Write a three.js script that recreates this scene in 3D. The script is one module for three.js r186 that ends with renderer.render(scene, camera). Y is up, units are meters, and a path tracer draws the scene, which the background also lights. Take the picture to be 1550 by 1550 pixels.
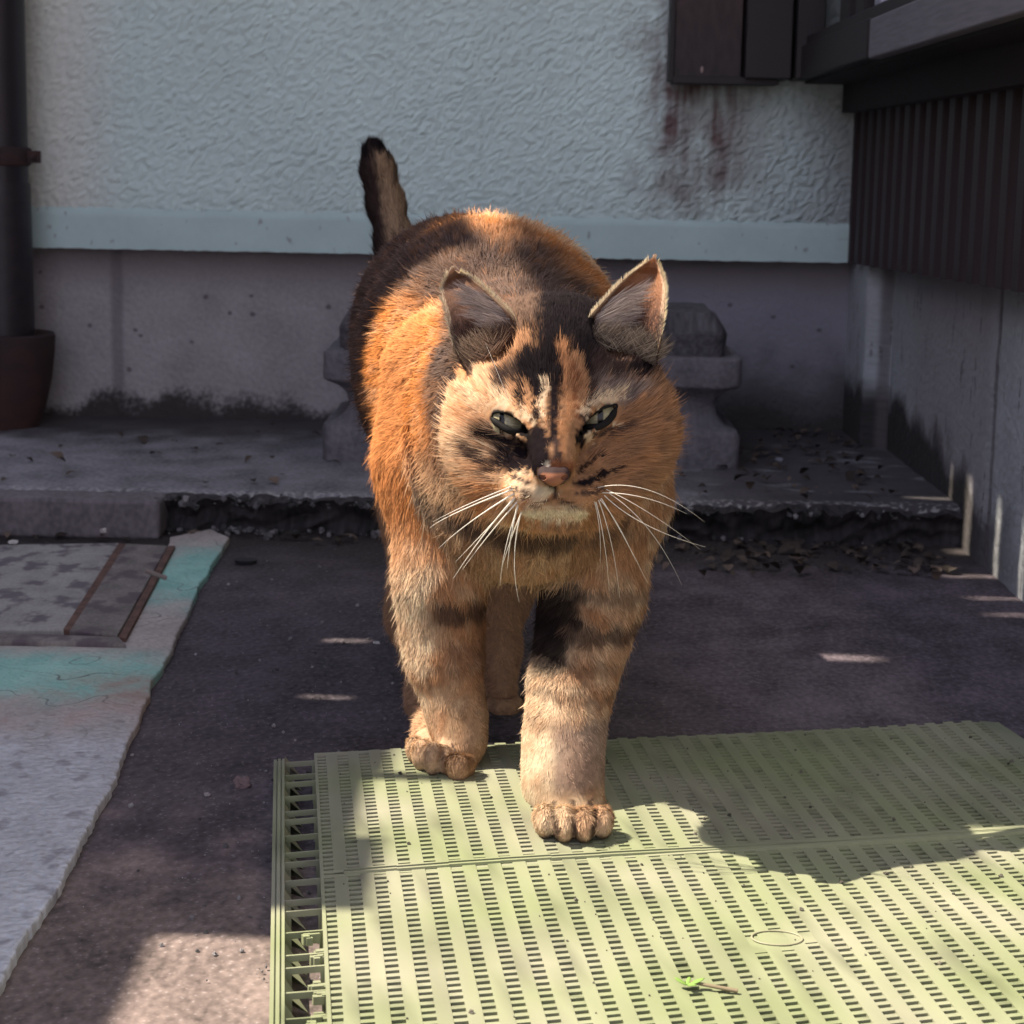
import * as THREE from 'three';
import { RoundedBoxGeometry } from 'three/addons/geometries/RoundedBoxGeometry.js';
import { mergeGeometries } from 'three/addons/utils/BufferGeometryUtils.js';
import { createNoise2D, createNoise3D } from 'simplex-noise';

// ---------- camera, sky, sun, exposure ----------
const scene = new THREE.Scene();
const FOCAL = 3000, HALF = 775, EYE = 0.33;                       // focal length and half side of the square picture, in its own pixels
const camera = new THREE.PerspectiveCamera(2 * Math.atan(HALF / FOCAL) * 180 / Math.PI, 1, 0.05, 600);
camera.position.set(0, EYE, 0);
camera.rotation.order = 'YXZ';
camera.rotation.set(-Math.atan(525 / FOCAL), 0, THREE.MathUtils.degToRad(1.1));
camera.focus = 0.94; camera.userData.fStop = 30;
camera.updateMatrixWorld(true);

const SUN = new THREE.Vector3(-1, 1.4, -0.06).normalize();
const skyW = 256, skyH = 128, skyData = new Float32Array(skyW * skyH * 4);
for (let j = 0; j < skyH; j++) for (let i = 0; i < skyW; i++) {
  const up = ((j + 0.5) / skyH - 0.5) * Math.PI, round = ((i + 0.5) / skyW - 0.5) * 2 * Math.PI, y = Math.sin(up);
  const cosSun = Math.cos(round) * Math.cos(up) * SUN.x + y * SUN.y + Math.sin(round) * Math.cos(up) * SUN.z;
  const low = Math.pow(1 - Math.max(0, y), 1.3), glow = 0.35 * Math.pow(Math.max(0, cosSun), 6), L = y < 0 ? 0.25 : 0.86, k = (j * skyW + i) * 4;
  skyData[k] = L * (0.285 + 0.71 * low + glow); skyData[k + 1] = L * (0.32 + 0.64 * low + glow); skyData[k + 2] = L * (0.50 + 0.62 * low + 0.9 * glow); skyData[k + 3] = 1;
}
const sky = new THREE.DataTexture(skyData, skyW, skyH, THREE.RGBAFormat, THREE.FloatType);
sky.mapping = THREE.EquirectangularReflectionMapping; sky.magFilter = THREE.LinearFilter; sky.needsUpdate = true;
scene.background = sky; scene.environment = sky;

const sun = new THREE.DirectionalLight(new THREE.Color(1, 0.88, 0.72), 5);
sun.position.copy(SUN).multiplyScalar(6); sun.target.position.set(0, 0, -1.2);
sun.position.add(sun.target.position);
sun.castShadow = true; sun.shadow.radius = 0.8; sun.shadow.mapSize.set(4096, 4096);
Object.assign(sun.shadow.camera, { left: -2.5, right: 2.5, top: 2.5, bottom: -2.5, near: 0.5, far: 16 });
sun.name = 'sun'; scene.add(sun, sun.target);

const renderer = new THREE.WebGLRenderer({ antialias: true });
renderer.toneMapping = THREE.LinearToneMapping;
renderer.toneMappingExposure = 2.35;
renderer.shadowMap.enabled = true; renderer.shadowMap.type = THREE.PCFSoftShadowMap;

// ---------- helpers ----------
let seed = 20240611;
const rnd = () => { seed = (seed + 0x6d2b79f5) | 0; let t = Math.imul(seed ^ (seed >>> 15), 1 | seed); t = (t + Math.imul(t ^ (t >>> 7), 61 | t)) ^ t; return ((t ^ (t >>> 14)) >>> 0) / 4294967296; };
const n2 = createNoise2D(rnd), n3 = createNoise3D(rnd);
const fbm = (x, y, o = 4) => { let s = 0, a = 0.5; for (let i = 0; i < o; i++) { s += a * n2(x, y); x = x * 2.03 + 7.1; y = y * 2.03 - 3.7; a *= 0.5; } return s; };
const clamp = (x, a = 0, b = 1) => Math.min(b, Math.max(a, x)), lerp = (a, b, t) => a + (b - a) * t;
const ss = (a, b, x) => { const t = clamp((x - a) / (b - a)); return t * t * (3 - 2 * t); };
const mixc = (a, b, t) => [lerp(a[0], b[0], t), lerp(a[1], b[1], t), lerp(a[2], b[2], t)];
const V = (x, y, z) => new THREE.Vector3(x, y, z);
const sightline = (px, py) => V(px - HALF, HALF - py, -FOCAL).applyQuaternion(camera.quaternion);   // used once, to measure places off the photograph
const U = (px, py, Z) => { const d = sightline(px, py); return d.multiplyScalar(-Z / d.z).add(camera.position); };
const G = (px, py, h = 0) => { const d = sightline(px, py); return d.multiplyScalar((h - EYE) / d.y).add(camera.position); };
const used = {};
const numbered = (n) => { const k = (used[n] = (used[n] ?? -1) + 1); return k ? n + '_' + String(k).padStart(3, '0') : n; };
function mesh(name, geo, mat, parent = scene) {
  const m = new THREE.Mesh(geo, mat); m.name = parent === scene ? numbered(name) : name; m.castShadow = m.receiveShadow = true; parent.add(m); return m;
}
function thing(name, label, category, group) {
  const g = new THREE.Group(); g.name = numbered(name); g.userData = { label, category }; if (group) g.userData.group = group; scene.add(g); return g;
}
const tag = (o, label, category, group) => { Object.assign(o.userData, { label, category }); if (group) o.userData.group = group; return o; };
const structure = (o, label, category) => { o.userData.kind = 'structure'; return tag(o, label, category); };
function texture(w, h, f, srgb, wrap = THREE.ClampToEdgeWrapping) {           // f(u, v) -> [r, g, b] in 0..1 linear (colour) or plain value (relief)
  const d = new Uint8Array(w * h * 4);
  for (let j = 0; j < h; j++) for (let i = 0; i < w; i++) {
    const c = f((i + 0.5) / w, (j + 0.5) / h), k = (j * w + i) * 4;
    for (let q = 0; q < 3; q++) { const x = clamp(Array.isArray(c) ? c[q] : c); d[k + q] = 255 * (srgb ? (x <= 0.0031308 ? 12.92 * x : 1.055 * Math.pow(x, 1 / 2.4) - 0.055) : x); }
    d[k + 3] = 255;
  }
  const t = new THREE.DataTexture(d, w, h); t.magFilter = t.minFilter = THREE.LinearFilter; t.wrapS = t.wrapT = wrap;
  if (srgb) t.colorSpace = THREE.SRGBColorSpace; t.needsUpdate = true; return t;
}
const M = (o) => new THREE.MeshStandardMaterial({ roughness: 0.85, ...o });
const rgb = (r, g, b) => new THREE.Color().setRGB(r, g, b);
const box = (w, h, d, x, y, z, r = 0) => (r ? new RoundedBoxGeometry(w, h, d, 2, r) : new THREE.BoxGeometry(w, h, d)).translate(x, y, z);
function uvBy(geo, f) {                                                        // texture coordinates straight from the place on the surface
  const p = geo.attributes.position, uv = new Float32Array(p.count * 2);
  for (let i = 0; i < p.count; i++) { const [u, v] = f(p.getX(i), p.getY(i), p.getZ(i)); uv[2 * i] = u; uv[2 * i + 1] = v; }
  geo.setAttribute('uv', new THREE.BufferAttribute(uv, 2)); return geo;
}
function sheet(nx, ny, f) {                                                    // grid surface f(u, v) -> [x, y, z]
  const P = [], I = [], T = [];
  for (let j = 0; j <= ny; j++) for (let i = 0; i <= nx; i++) { P.push(...f(i / nx, j / ny)); T.push(i / nx, j / ny); }
  for (let j = 0; j < ny; j++) for (let i = 0; i < nx; i++) { const a = j * (nx + 1) + i, b = a + 1, c = a + nx + 1, d = c + 1; I.push(a, b, d, a, d, c); }
  const g = new THREE.BufferGeometry(); g.setAttribute('position', new THREE.Float32BufferAttribute(P, 3)); g.setAttribute('uv', new THREE.Float32BufferAttribute(T, 2)); g.setIndex(I); g.computeVertexNormals(); return g;
}
// ---------- the ground ----------
const wide = (x, y) => 0.5 + 0.5 * fbm(x, y, 5);
const far = mesh('ground', new THREE.CircleGeometry(300, 64).rotateX(-Math.PI / 2).translate(0, -0.006, 0), M({ color: rgb(0.36, 0.33, 0.30) }));
structure(far, 'grey gravelly open ground stretching out around the yard', 'ground');
const GX0 = -1.0, GX1 = 0.42, GZ0 = -1.86, GZ1 = 0.3;
const groundTone = (u, v) => {
  const x = GX0 + u * (GX1 - GX0), z = GZ0 + v * (GZ1 - GZ0);
  const big = fbm(x * 3, z * 3, 3), mid = fbm(x * 18, z * 12, 4), fine = fbm(x * 160, z * 90, 4), grit = fbm(x * 420, z * 420, 2);
  let t = 0.070 + 0.035 * big + 0.04 * mid + 0.045 * fine + 0.04 * Math.max(0, grit - 0.25) * 4;
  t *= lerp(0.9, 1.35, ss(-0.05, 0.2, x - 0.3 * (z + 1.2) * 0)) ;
  t *= 1 + 0.7 * ss(-0.98, -0.82, z + 0.1 * mid) * ss(0.02, -0.1, x);                 // sunlit patch left of the mat, brightened in the ground colour
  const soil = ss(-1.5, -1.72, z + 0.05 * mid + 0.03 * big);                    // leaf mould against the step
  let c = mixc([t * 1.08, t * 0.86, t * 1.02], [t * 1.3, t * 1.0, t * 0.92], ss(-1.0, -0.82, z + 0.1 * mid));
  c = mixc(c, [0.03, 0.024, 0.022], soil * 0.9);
  if (grit > 0.42 && fine > 0.1) c = mixc(c, [0.34, 0.32, 0.33], 0.5);
  return c;
};
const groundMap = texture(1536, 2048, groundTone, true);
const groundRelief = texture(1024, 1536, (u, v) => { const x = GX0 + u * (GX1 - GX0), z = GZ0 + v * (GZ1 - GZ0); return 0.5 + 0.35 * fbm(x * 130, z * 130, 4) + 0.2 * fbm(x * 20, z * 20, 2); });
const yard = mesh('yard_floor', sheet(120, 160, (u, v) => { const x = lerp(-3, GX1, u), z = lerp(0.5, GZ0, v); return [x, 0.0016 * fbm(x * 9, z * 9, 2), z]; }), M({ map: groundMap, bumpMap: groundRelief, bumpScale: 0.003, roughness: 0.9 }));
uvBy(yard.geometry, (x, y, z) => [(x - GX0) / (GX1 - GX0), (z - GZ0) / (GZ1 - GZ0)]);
groundMap.wrapS = groundMap.wrapT = groundRelief.wrapS = groundRelief.wrapT = THREE.MirroredRepeatWrapping;
structure(yard, 'dark purplish worn concrete yard floor under the cat and the mat', 'ground');

// raised strip along the house
const stepH = 0.036, SZ = -G(300, 748, stepH).z;
const ragged = (x) => -SZ + 0.012 * fbm(x * 18, 3.3, 4) + 0.007 * fbm(x * 90, 8.1, 2);
const platform = mesh('raised_step', mergeGeometries([
  sheet(260, 90, (u, v) => { const x = lerp(-1.2, 0.42, u), z = lerp(ragged(x), -2.4, v); const worn = ss(0.03, 0, v); return [x, stepH - 0.010 * worn * (0.6 + 0.8 * fbm(x * 60, 1.7, 3)) + 0.0012 * fbm(x * 14, z * 14, 3), z]; }),
  sheet(260, 10, (u, v) => { const x = lerp(-1.2, 0.42, u), k = 0.010 * (0.6 + 0.8 * fbm(x * 60, 1.7, 3)); const y = lerp(-0.01, stepH - k, v); return [x, y, ragged(x) - 0.022 * Math.sin(Math.PI * clamp(1 - v)) * (0.6 + fbm(x * 30, v * 2, 2)) + (v < 1 ? 0.004 * fbm(x * 120, v * 6, 2) : 0)]; }),
]), null);
const stepMap = texture(1536, 640, (u, v) => {
  const x = lerp(-1.2, 0.42, u), z = lerp(-1.7, -2.4, v);
  const s = fbm(x * 12, z * 9, 4), f = fbm(x * 150, z * 70, 4), edge = ss(-SZ - 0.05, -SZ + 0.004, z);
  let t = 0.22 + 0.12 * s + 0.09 * f;
  if (v < 0.075) { const k = 0.035 + 0.03 * f + 0.02 * s; return [k * 1.1, k * 0.95, k]; }                       // much darker tone on the front face
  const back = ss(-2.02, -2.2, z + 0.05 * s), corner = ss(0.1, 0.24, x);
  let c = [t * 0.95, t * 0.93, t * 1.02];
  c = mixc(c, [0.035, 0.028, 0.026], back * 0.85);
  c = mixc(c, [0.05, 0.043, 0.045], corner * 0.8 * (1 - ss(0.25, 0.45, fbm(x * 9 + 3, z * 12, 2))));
  if (edge > 0.3 && fbm(x * 110, z * 110, 2) > 0.12) c = mixc(c, [0.6, 0.58, 0.56], 0.6 * edge);
  return c;
}, true);
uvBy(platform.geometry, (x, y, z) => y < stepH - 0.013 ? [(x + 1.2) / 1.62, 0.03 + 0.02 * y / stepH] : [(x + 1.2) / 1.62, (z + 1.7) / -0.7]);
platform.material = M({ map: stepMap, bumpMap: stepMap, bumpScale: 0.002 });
structure(platform, 'low raised concrete strip with crumbled front edge along the house wall', 'step');

// kerb stone set against the step, left
{
  const a = G(-60, 816, 0), b = G(246, 812, 0), len = b.x - a.x, top = 0.0355;
  const k = mesh('kerb_stone', new RoundedBoxGeometry(len, top, 0.05, 4, 0.004).translate(a.x + len / 2, top / 2 - 0.001, (a.z + b.z) / 2 - 0.025));
  const p = k.geometry.attributes.position; for (let i = 0; i < p.count; i++) p.setZ(i, p.getZ(i) + 0.0015 * n3(p.getX(i) * 60, p.getY(i) * 60, 1));
  uvBy(k.geometry, (x, y, z) => [(x + 1) * 2, (y + z) * 2]);
  k.material = M({ map: texture(512, 256, (u, v) => { const f = fbm(u * 60, v * 60, 4), t = 0.16 + 0.07 * f + 0.05 * fbm(u * 9, v * 9, 3); return [t * 1.06, t * 0.93, t]; }, true, THREE.RepeatWrapping) });
  structure(k, 'purplish granite kerb stone set into the step beside the drain cover', 'kerb');
}

// pale concrete apron with its ragged edge, left
const apronH = 0.006;
{
  const edge = [[-160, 1760], [-60, 1575], [0, 1472], [62, 1370], [112, 1285], [162, 1190], [214, 1062], [263, 962], [300, 884], [346, 812], [318, 800], [262, 812], [232, 880], [184, 972], [60, 978], [-200, 972], [-460, 972], [-900, 1760]].map(([x, y]) => G(x, y, apronH));
  const shape = new THREE.Shape(), pts = [];
  edge.forEach((p, i) => {
    const q = edge[(i + 1) % edge.length], n = i < 10 ? 26 : i < 16 ? 8 : 1, dx = q.x - p.x, dz = q.z - p.z, L = Math.hypot(dx, dz);
    for (let k = 0; k < n; k++) { const t = k / n, x = p.x + dx * t, z = p.z + dz * t, o = n > 1 ? 0.003 * fbm(x * 9, z * 9, 2) + 0.0013 * fbm(x * 70, z * 70, 4) : 0; pts.push(new THREE.Vector2(x - dz / L * o, -(z + dx / L * o))); }
  });
  shape.setFromPoints(pts);
  const apron = mesh('pale_concrete_apron', new THREE.ExtrudeGeometry(shape, { depth: apronH + 0.003, bevelEnabled: true, bevelThickness: 0.0015, bevelSize: 0.0015, bevelSegments: 2 }).rotateX(-Math.PI / 2).translate(0, -0.005, 0));
  uvBy(apron.geometry, (x, y, z) => [(x + 0.9) / 0.8, (z + 1.9) / 1.4]);
  const tealA = G(70, 1020, apronH), tealB = G(292, 868, apronH), tan = G(215, 1040, apronH), tan2 = G(110, 1085, apronH);
  const col = (u, v) => {
    const x = u * 0.8 - 0.9, z = v * 1.4 - 1.9, f = fbm(x * 170, z * 110, 4), m = fbm(x * 22, z * 15, 4), b = fbm(x * 5, z * 5, 2);
    let t = 0.50 + 0.10 * m + 0.10 * f + 0.06 * b; let c = [t * 0.96, t, t * 1.08];
    const blot = ss(0.22, 0.5, fbm(x * 36, z * 26, 4)); c = mixc(c, [0.2, 0.19, 0.21], blot * 0.6);
    const farther = ss(-1.02, -1.2, z + 0.05 * m);
    const teal = Math.max(ss(0.16, 0.03, Math.hypot((x - tealA.x) * 0.8, (z - tealA.z) * 1.9) + 0.03 * m), ss(0.12, 0.02, Math.hypot((x - tealB.x) * 1.5, (z - tealB.z) * 0.75) + 0.025 * m));
    c = mixc(c, [t * 0.85, t * 0.74, t * 0.66], farther * 0.8);
    c = mixc(c, [0.31 + 0.1 * m, 0.60 + 0.12 * m, 0.53 + 0.1 * m], clamp(teal * (1.1 + 0.5 * f)));
    const tanK = ss(0.10, 0.02, Math.hypot((x - tan.x) * 1.1, (z - tan.z) * 1.3)) * (0.5 + m); c = mixc(c, [0.36, 0.28, 0.24], clamp(tanK));
    c = mixc(c, [0.44, 0.35, 0.32], clamp(ss(0.11, 0.02, Math.hypot((x - tan2.x) * 0.5, (z - tan2.z) * 1.9)) * (0.35 + m)));
    const crack = Math.abs(fbm(x * 6 + 4, z * 6, 3)); if (crack < 0.006) c = mixc(c, [0.1, 0.09, 0.09], 0.7 * farther);
    return c;
  };
  apron.material = M({ map: texture(1024, 1536, col, true), bumpMap: texture(1024, 1536, (u, v) => { const x = u * 0.8 - 0.9, z = v * 1.4 - 1.9; return 0.5 + 0.4 * fbm(x * 120, z * 120, 4) + 0.2 * fbm(x * 22, z * 22, 3); }), bumpScale: 0.003 });
  structure(apron, 'pale bluish concrete paving with ragged edge and teal stains at left', 'pavement');
}

// drain cover: two slabs in a rusty frame
{
  const h = 0.0085, quad = (a, b, c, d, name, mat, thick, parent, bev = 0.0012) => {
    const s = new THREE.Shape([a, b, c, d].map((p) => new THREE.Vector2(p.x, -p.z)));
    const g = new THREE.ExtrudeGeometry(s, { depth: thick, bevelEnabled: true, bevelThickness: bev, bevelSize: bev, bevelSegments: 2 }).rotateX(-Math.PI / 2).translate(0, h - thick - bev, 0);
    uvBy(g, (x, y, z) => [x * 2.2, z * 2.2]); return mesh(name, g, mat, parent);
  };
  const cover = thing('drain_cover', 'two weathered slabs in a rusty frame covering a drain by the kerb stone', 'drain cover');
  const tone = (k) => (u, v) => { const m = fbm(u * 11, v * 8, 4), f = fbm(u * 120, v * 60, 4), t = k + 0.09 * m + 0.07 * f; const d = ss(0.0, 0.4, fbm(u * 13 + 9, v * 9, 5)); return mixc([t, t * 0.97, t * 0.92], [0.1, 0.075, 0.1], d * 0.8); };
  const slabMat = M({ map: texture(768, 768, tone(0.34), true, THREE.MirroredRepeatWrapping) }), slabMat2 = M({ map: texture(512, 512, tone(0.2), true, THREE.MirroredRepeatWrapping), color: rgb(1, 0.92, 0.9) });
  const rust = M({ map: texture(256, 256, (u, v) => { const f = fbm(u * 20, v * 20, 4); return [0.13 + 0.08 * f, 0.07 + 0.04 * f, 0.055 + 0.03 * f]; }, true, THREE.RepeatWrapping), roughness: 0.95 });
  quad(G(-90, 951, h), G(94, 952, h), G(178, 822, h), G(-90, 826, h), 'slab', slabMat, 0.012, cover);
  quad(G(108, 953, h), G(176, 961, h), G(252, 826, h), G(192, 823, h), 'slab', slabMat2, 0.012, cover);
  quad(G(97, 952, h), G(106, 953, h), G(190, 823, h), G(180, 822, h), 'frame_bar', rust, 0.0145, cover, 0.0006);
  quad(G(181, 963, h), G(190, 966, h), G(264, 826, h), G(256, 826, h), 'frame_bar', rust, 0.0155, cover, 0.0006);
  quad(G(-90, 966, h), G(188, 974, h), G(178, 964, h), G(-90, 955, h), 'mortar_edge', slabMat2, 0.0125, cover, 0.0012);
}

// ---------- the house: rear wall ----------
const WZ = -2.24, WX = 0.382, WF = 0.402, bandB = U(660, 386, 2.24).y, bandT = U(660, 324, 2.24).y;
const house = thing('house_wall', 'rough white rendered house wall with smooth base band above its concrete foundation', 'wall');
house.userData.kind = 'structure';
{
  const stain = (x, y) => { const m = fbm(x * 14, y * 14, 3); return clamp(ss(0.10, 0.02, Math.abs(x - 0.205 + 0.025 * m)) * ss(0.24, 0.37, y + 0.03 * m) * (0.75 + 0.5 * m + 0.5 * fbm(x * 55, y * 7, 3))); };
  const col = (u, v) => {
    const x = lerp(-1.0, WX, u), y = lerp(bandT, 0.78, v), f = fbm(x * 60, y * 60, 3), m = fbm(x * 4, y * 4, 3); const t = 0.83 + 0.05 * m + 0.05 * f - 0.02 * ss(0.1, 0.5, fbm(x * 30, y * 3, 4)) - 0.12 * ss(bandT + 0.03, bandT, y) * ss(-0.2, 0.3, f);
    let c = [t * 0.86, t * 1.04, t * 1.0]; c = mixc(c, [0.19, 0.13, 0.125], stain(x, y)); c = mixc(c, [0.24, 0.23, 0.26], 0.6 * ss(0.22, 0.38, x + 0.03 * m));  // grey towards the right is the shade below the bay, painted into the wall
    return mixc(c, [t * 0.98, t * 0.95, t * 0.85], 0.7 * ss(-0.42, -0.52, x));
  };
  const lump = (x, y) => { const wx = x + 0.006 * n2(x * 40, y * 40), wy = y + 0.005 * n2(x * 40 + 9, y * 40); const a = Math.abs(n2(wx * 58, wy * 66)), b = Math.abs(n2(wx * 125 + 5, wy * 140)); return (1 + 0.7 * ss(0.1, 0.2, x)) * (0.0030 * a + 0.0022 * b) + 0.0011 * n2(x * 210, y * 230) * n2(x * 30, y * 30 + 5) + 0.0007 * n2(x * 380, y * 400); };
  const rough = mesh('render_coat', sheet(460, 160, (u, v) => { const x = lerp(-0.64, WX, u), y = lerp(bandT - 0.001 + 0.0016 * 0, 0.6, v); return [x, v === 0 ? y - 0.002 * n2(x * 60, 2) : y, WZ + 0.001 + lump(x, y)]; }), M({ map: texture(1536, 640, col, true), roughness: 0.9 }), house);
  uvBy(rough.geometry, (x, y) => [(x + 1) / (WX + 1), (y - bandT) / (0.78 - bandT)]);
  const plain = M({ color: rgb(0.62, 0.66, 0.69), roughness: 0.9, bumpMap: texture(512, 512, (u, v) => 1 - Math.abs(fbm(u * 40, v * 60, 3)), false, THREE.MirroredRepeatWrapping), bumpScale: 0.003 });
  mesh('upper_wall', mergeGeometries([box(WX + 0.64 + 0.1, 2.2, 0.12, (WX - 0.64 + 0.1) / 2, 1.7, WZ - 0.06), box(WX + 0.64 + 0.1, 0.33, 0.11, (WX - 0.64 + 0.1) / 2, 0.435, WZ - 0.058)]), plain, house);
  const band = sheet(220, 8, (u, v) => { const x = lerp(-0.64, WX, u), y = lerp(bandB, bandT + 0.001, v); return [x, y + (v === 0 ? 0.0012 * fbm(x * 70, 5, 2) : 0), WZ + 0.006 - (v === 1 ? 0.004 : 0) + 0.0006 * fbm(x * 12, y * 12, 2)]; });
  uvBy(band, (x, y) => [(x + 0.64) * 1, (y - bandB) * 4]);
  mesh('base_band', band, M({ map: texture(1024, 128, (u, v) => { const t = 0.7 + 0.05 * fbm(u * 9, v * 3, 4) + 0.02 * fbm(u * 80, v * 20, 2); const d = ss(0.45, 0.6, fbm(u * 40, v * 8, 3)); return mixc([t * 0.82, t * 1.06, t * 1.04], [0.3, 0.3, 0.3], d * 0.7); }, true), roughness: 0.7 }), house);
  mesh('band_soffit', box(WX + 0.64, 0.004, 0.05, (WX - 0.64) / 2, bandB + 0.003, WZ - 0.021), M({ color: rgb(0.06, 0.055, 0.06) }), house);
  const joint = U(178, 520, 2.265).x, fTop = bandB, hole = [[60, 412], [62, 465], [135, 493], [310, 450], [380, 448], [382, 476], [348, 474], [290, 518], [497, 465], [195, 560], [205, 500], [213, 508], [1105, 462], [1170, 480], [1200, 555], [1240, 500]].map(([a, b]) => U(a, b, 2.262));
  const fcol = (u, v) => {
    const x = lerp(-0.64, WF, u), y = lerp(0, fTop, v), m = fbm(x * 10, y * 10, 4), f = fbm(x * 120, y * 120, 3);
    let t = 0.36 + 0.07 * m + 0.05 * f, c = [t * 1.06, t * 1.0, t * 1.02];
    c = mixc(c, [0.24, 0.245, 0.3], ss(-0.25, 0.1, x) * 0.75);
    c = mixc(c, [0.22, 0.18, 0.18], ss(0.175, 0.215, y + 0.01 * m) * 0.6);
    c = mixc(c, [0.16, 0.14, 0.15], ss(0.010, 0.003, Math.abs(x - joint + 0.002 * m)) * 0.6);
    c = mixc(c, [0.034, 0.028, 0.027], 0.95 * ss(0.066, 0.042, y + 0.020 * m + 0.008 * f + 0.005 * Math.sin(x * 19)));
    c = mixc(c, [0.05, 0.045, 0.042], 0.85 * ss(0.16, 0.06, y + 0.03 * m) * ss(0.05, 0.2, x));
    for (const h of hole) { const d = Math.hypot(x - h.x + 0.0012 * m, (y - h.y) * 1.2 + 0.0015 * f), R = 0.0022 + 0.0022 * Math.abs(n2(h.x * 300, h.y * 300)); if (d < 0.008) c = mixc(c, [0.09, 0.07, 0.075], 0.75 * ss(R + 0.0012, R * 0.4, d)); }
    return c;
  };
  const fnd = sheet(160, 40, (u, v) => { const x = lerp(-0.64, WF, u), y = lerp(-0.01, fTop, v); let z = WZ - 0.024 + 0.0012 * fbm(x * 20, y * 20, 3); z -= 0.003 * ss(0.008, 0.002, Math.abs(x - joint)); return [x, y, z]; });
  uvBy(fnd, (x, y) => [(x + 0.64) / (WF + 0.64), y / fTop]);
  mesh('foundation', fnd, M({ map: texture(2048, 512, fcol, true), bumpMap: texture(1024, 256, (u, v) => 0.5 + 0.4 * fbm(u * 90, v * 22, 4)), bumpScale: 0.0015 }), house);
}

// ---------- the house: side wing on the right ----------
const wing = thing('side_wing', 'dark brown ribbed metal cladding over a pale concrete foundation wall at right', 'wall');
wing.userData.kind = 'structure';
const fH = 0.236, panelB = (z) => 0.2315 + 0.0203 * (z + 2.124), sillB = 0.426;
{
  const fcol = (u, v) => {
    const z = lerp(-2.27, -0.2, u), y = lerp(0, fH, v), m = fbm(z * 9, y * 9, 4), f = fbm(z * 90, y * 90, 3), drip = fbm(z * 60, y * 7, 3);
    let t = 0.48 + 0.06 * m + 0.05 * f, c = [t * 0.94, t * 1.0, t * 1.06];
    c = mixc(c, [0.33, 0.29, 0.31], ss(-1.62, -1.7, z) * ss(-2.1, -1.9, z) * 0.6);
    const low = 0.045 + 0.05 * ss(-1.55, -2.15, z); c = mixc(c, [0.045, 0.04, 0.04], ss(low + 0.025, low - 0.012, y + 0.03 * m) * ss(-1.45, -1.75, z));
    if (drip > 0.38 && f > -0.1) c = mixc(c, [0.09, 0.08, 0.09], 0.75 * ss(0.38, 0.5, drip));
    for (const j of [-1.655, -2.13]) c = mixc(c, [0.14, 0.12, 0.13], 0.7 * ss(0.006, 0.0015, Math.abs(z - j)));
    return c;
  };
  const jz = [-1.655, -2.13];
  const f = sheet(200, 30, (u, v) => { const z = lerp(-2.27, 0.6, u), y = lerp(-0.01, fH + 0.02, v); let x = WF + 0.0012 * fbm(z * 20, y * 20, 3); for (const j of jz) x += 0.003 * ss(0.006, 0.001, Math.abs(z - j)); x -= 0.024 * ss(-2.135, -2.142, z); return [x, y, z]; });
  uvBy(f, (x, y, z) => [(z + 2.27) / 2.07, y / fH]);
  mesh('foundation', f, M({ map: texture(2048, 384, fcol, true, THREE.MirroredRepeatWrapping), bumpMap: texture(1024, 256, (u, v) => 0.5 + 0.4 * fbm(u * 120, v * 22, 4)), bumpScale: 0.0015, side: THREE.DoubleSide }), wing);
  const prof = (z) => { const t = ((z + 10) / 0.05) % 1; return 0.011 * (ss(0.0, 0.16, t) - ss(0.62, 0.78, t)); };
  const brown = M({ color: rgb(0.034, 0.020, 0.023), roughness: 0.6 });
  const sid = sheet(900, 1, (u, v) => { const z = lerp(-2.26, 0.6, u); return [WX - 0.001 - prof(z), lerp(panelB(z), sillB + 0.02, v), z]; });
  mesh('ribbed_cladding', sid, brown, wing);
  mesh('cladding_back', box(0.08, sillB - fH, 2.86, WX + 0.042, (sillB + fH) / 2 + 0.018, -0.83), M({ color: rgb(0.03, 0.025, 0.025) }), wing);
  mesh('foundation_body', box(0.06, fH - 0.012, 2.86, WF + 0.036, fH / 2 - 0.006, -0.83), M({ color: rgb(0.36, 0.36, 0.38) }), wing);
  mesh('upper_wall', box(0.12, 2.4, 2.86, WX + 0.07, sillB + 0.02 + 1.2, -0.83), M({ color: rgb(0.1, 0.085, 0.08) }), wing);
  mesh('eaves', box(0.95, 0.08, 3.2, WX - 0.2, 2.75, -0.75), M({ color: rgb(0.12, 0.1, 0.1) }), wing);
}
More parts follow.
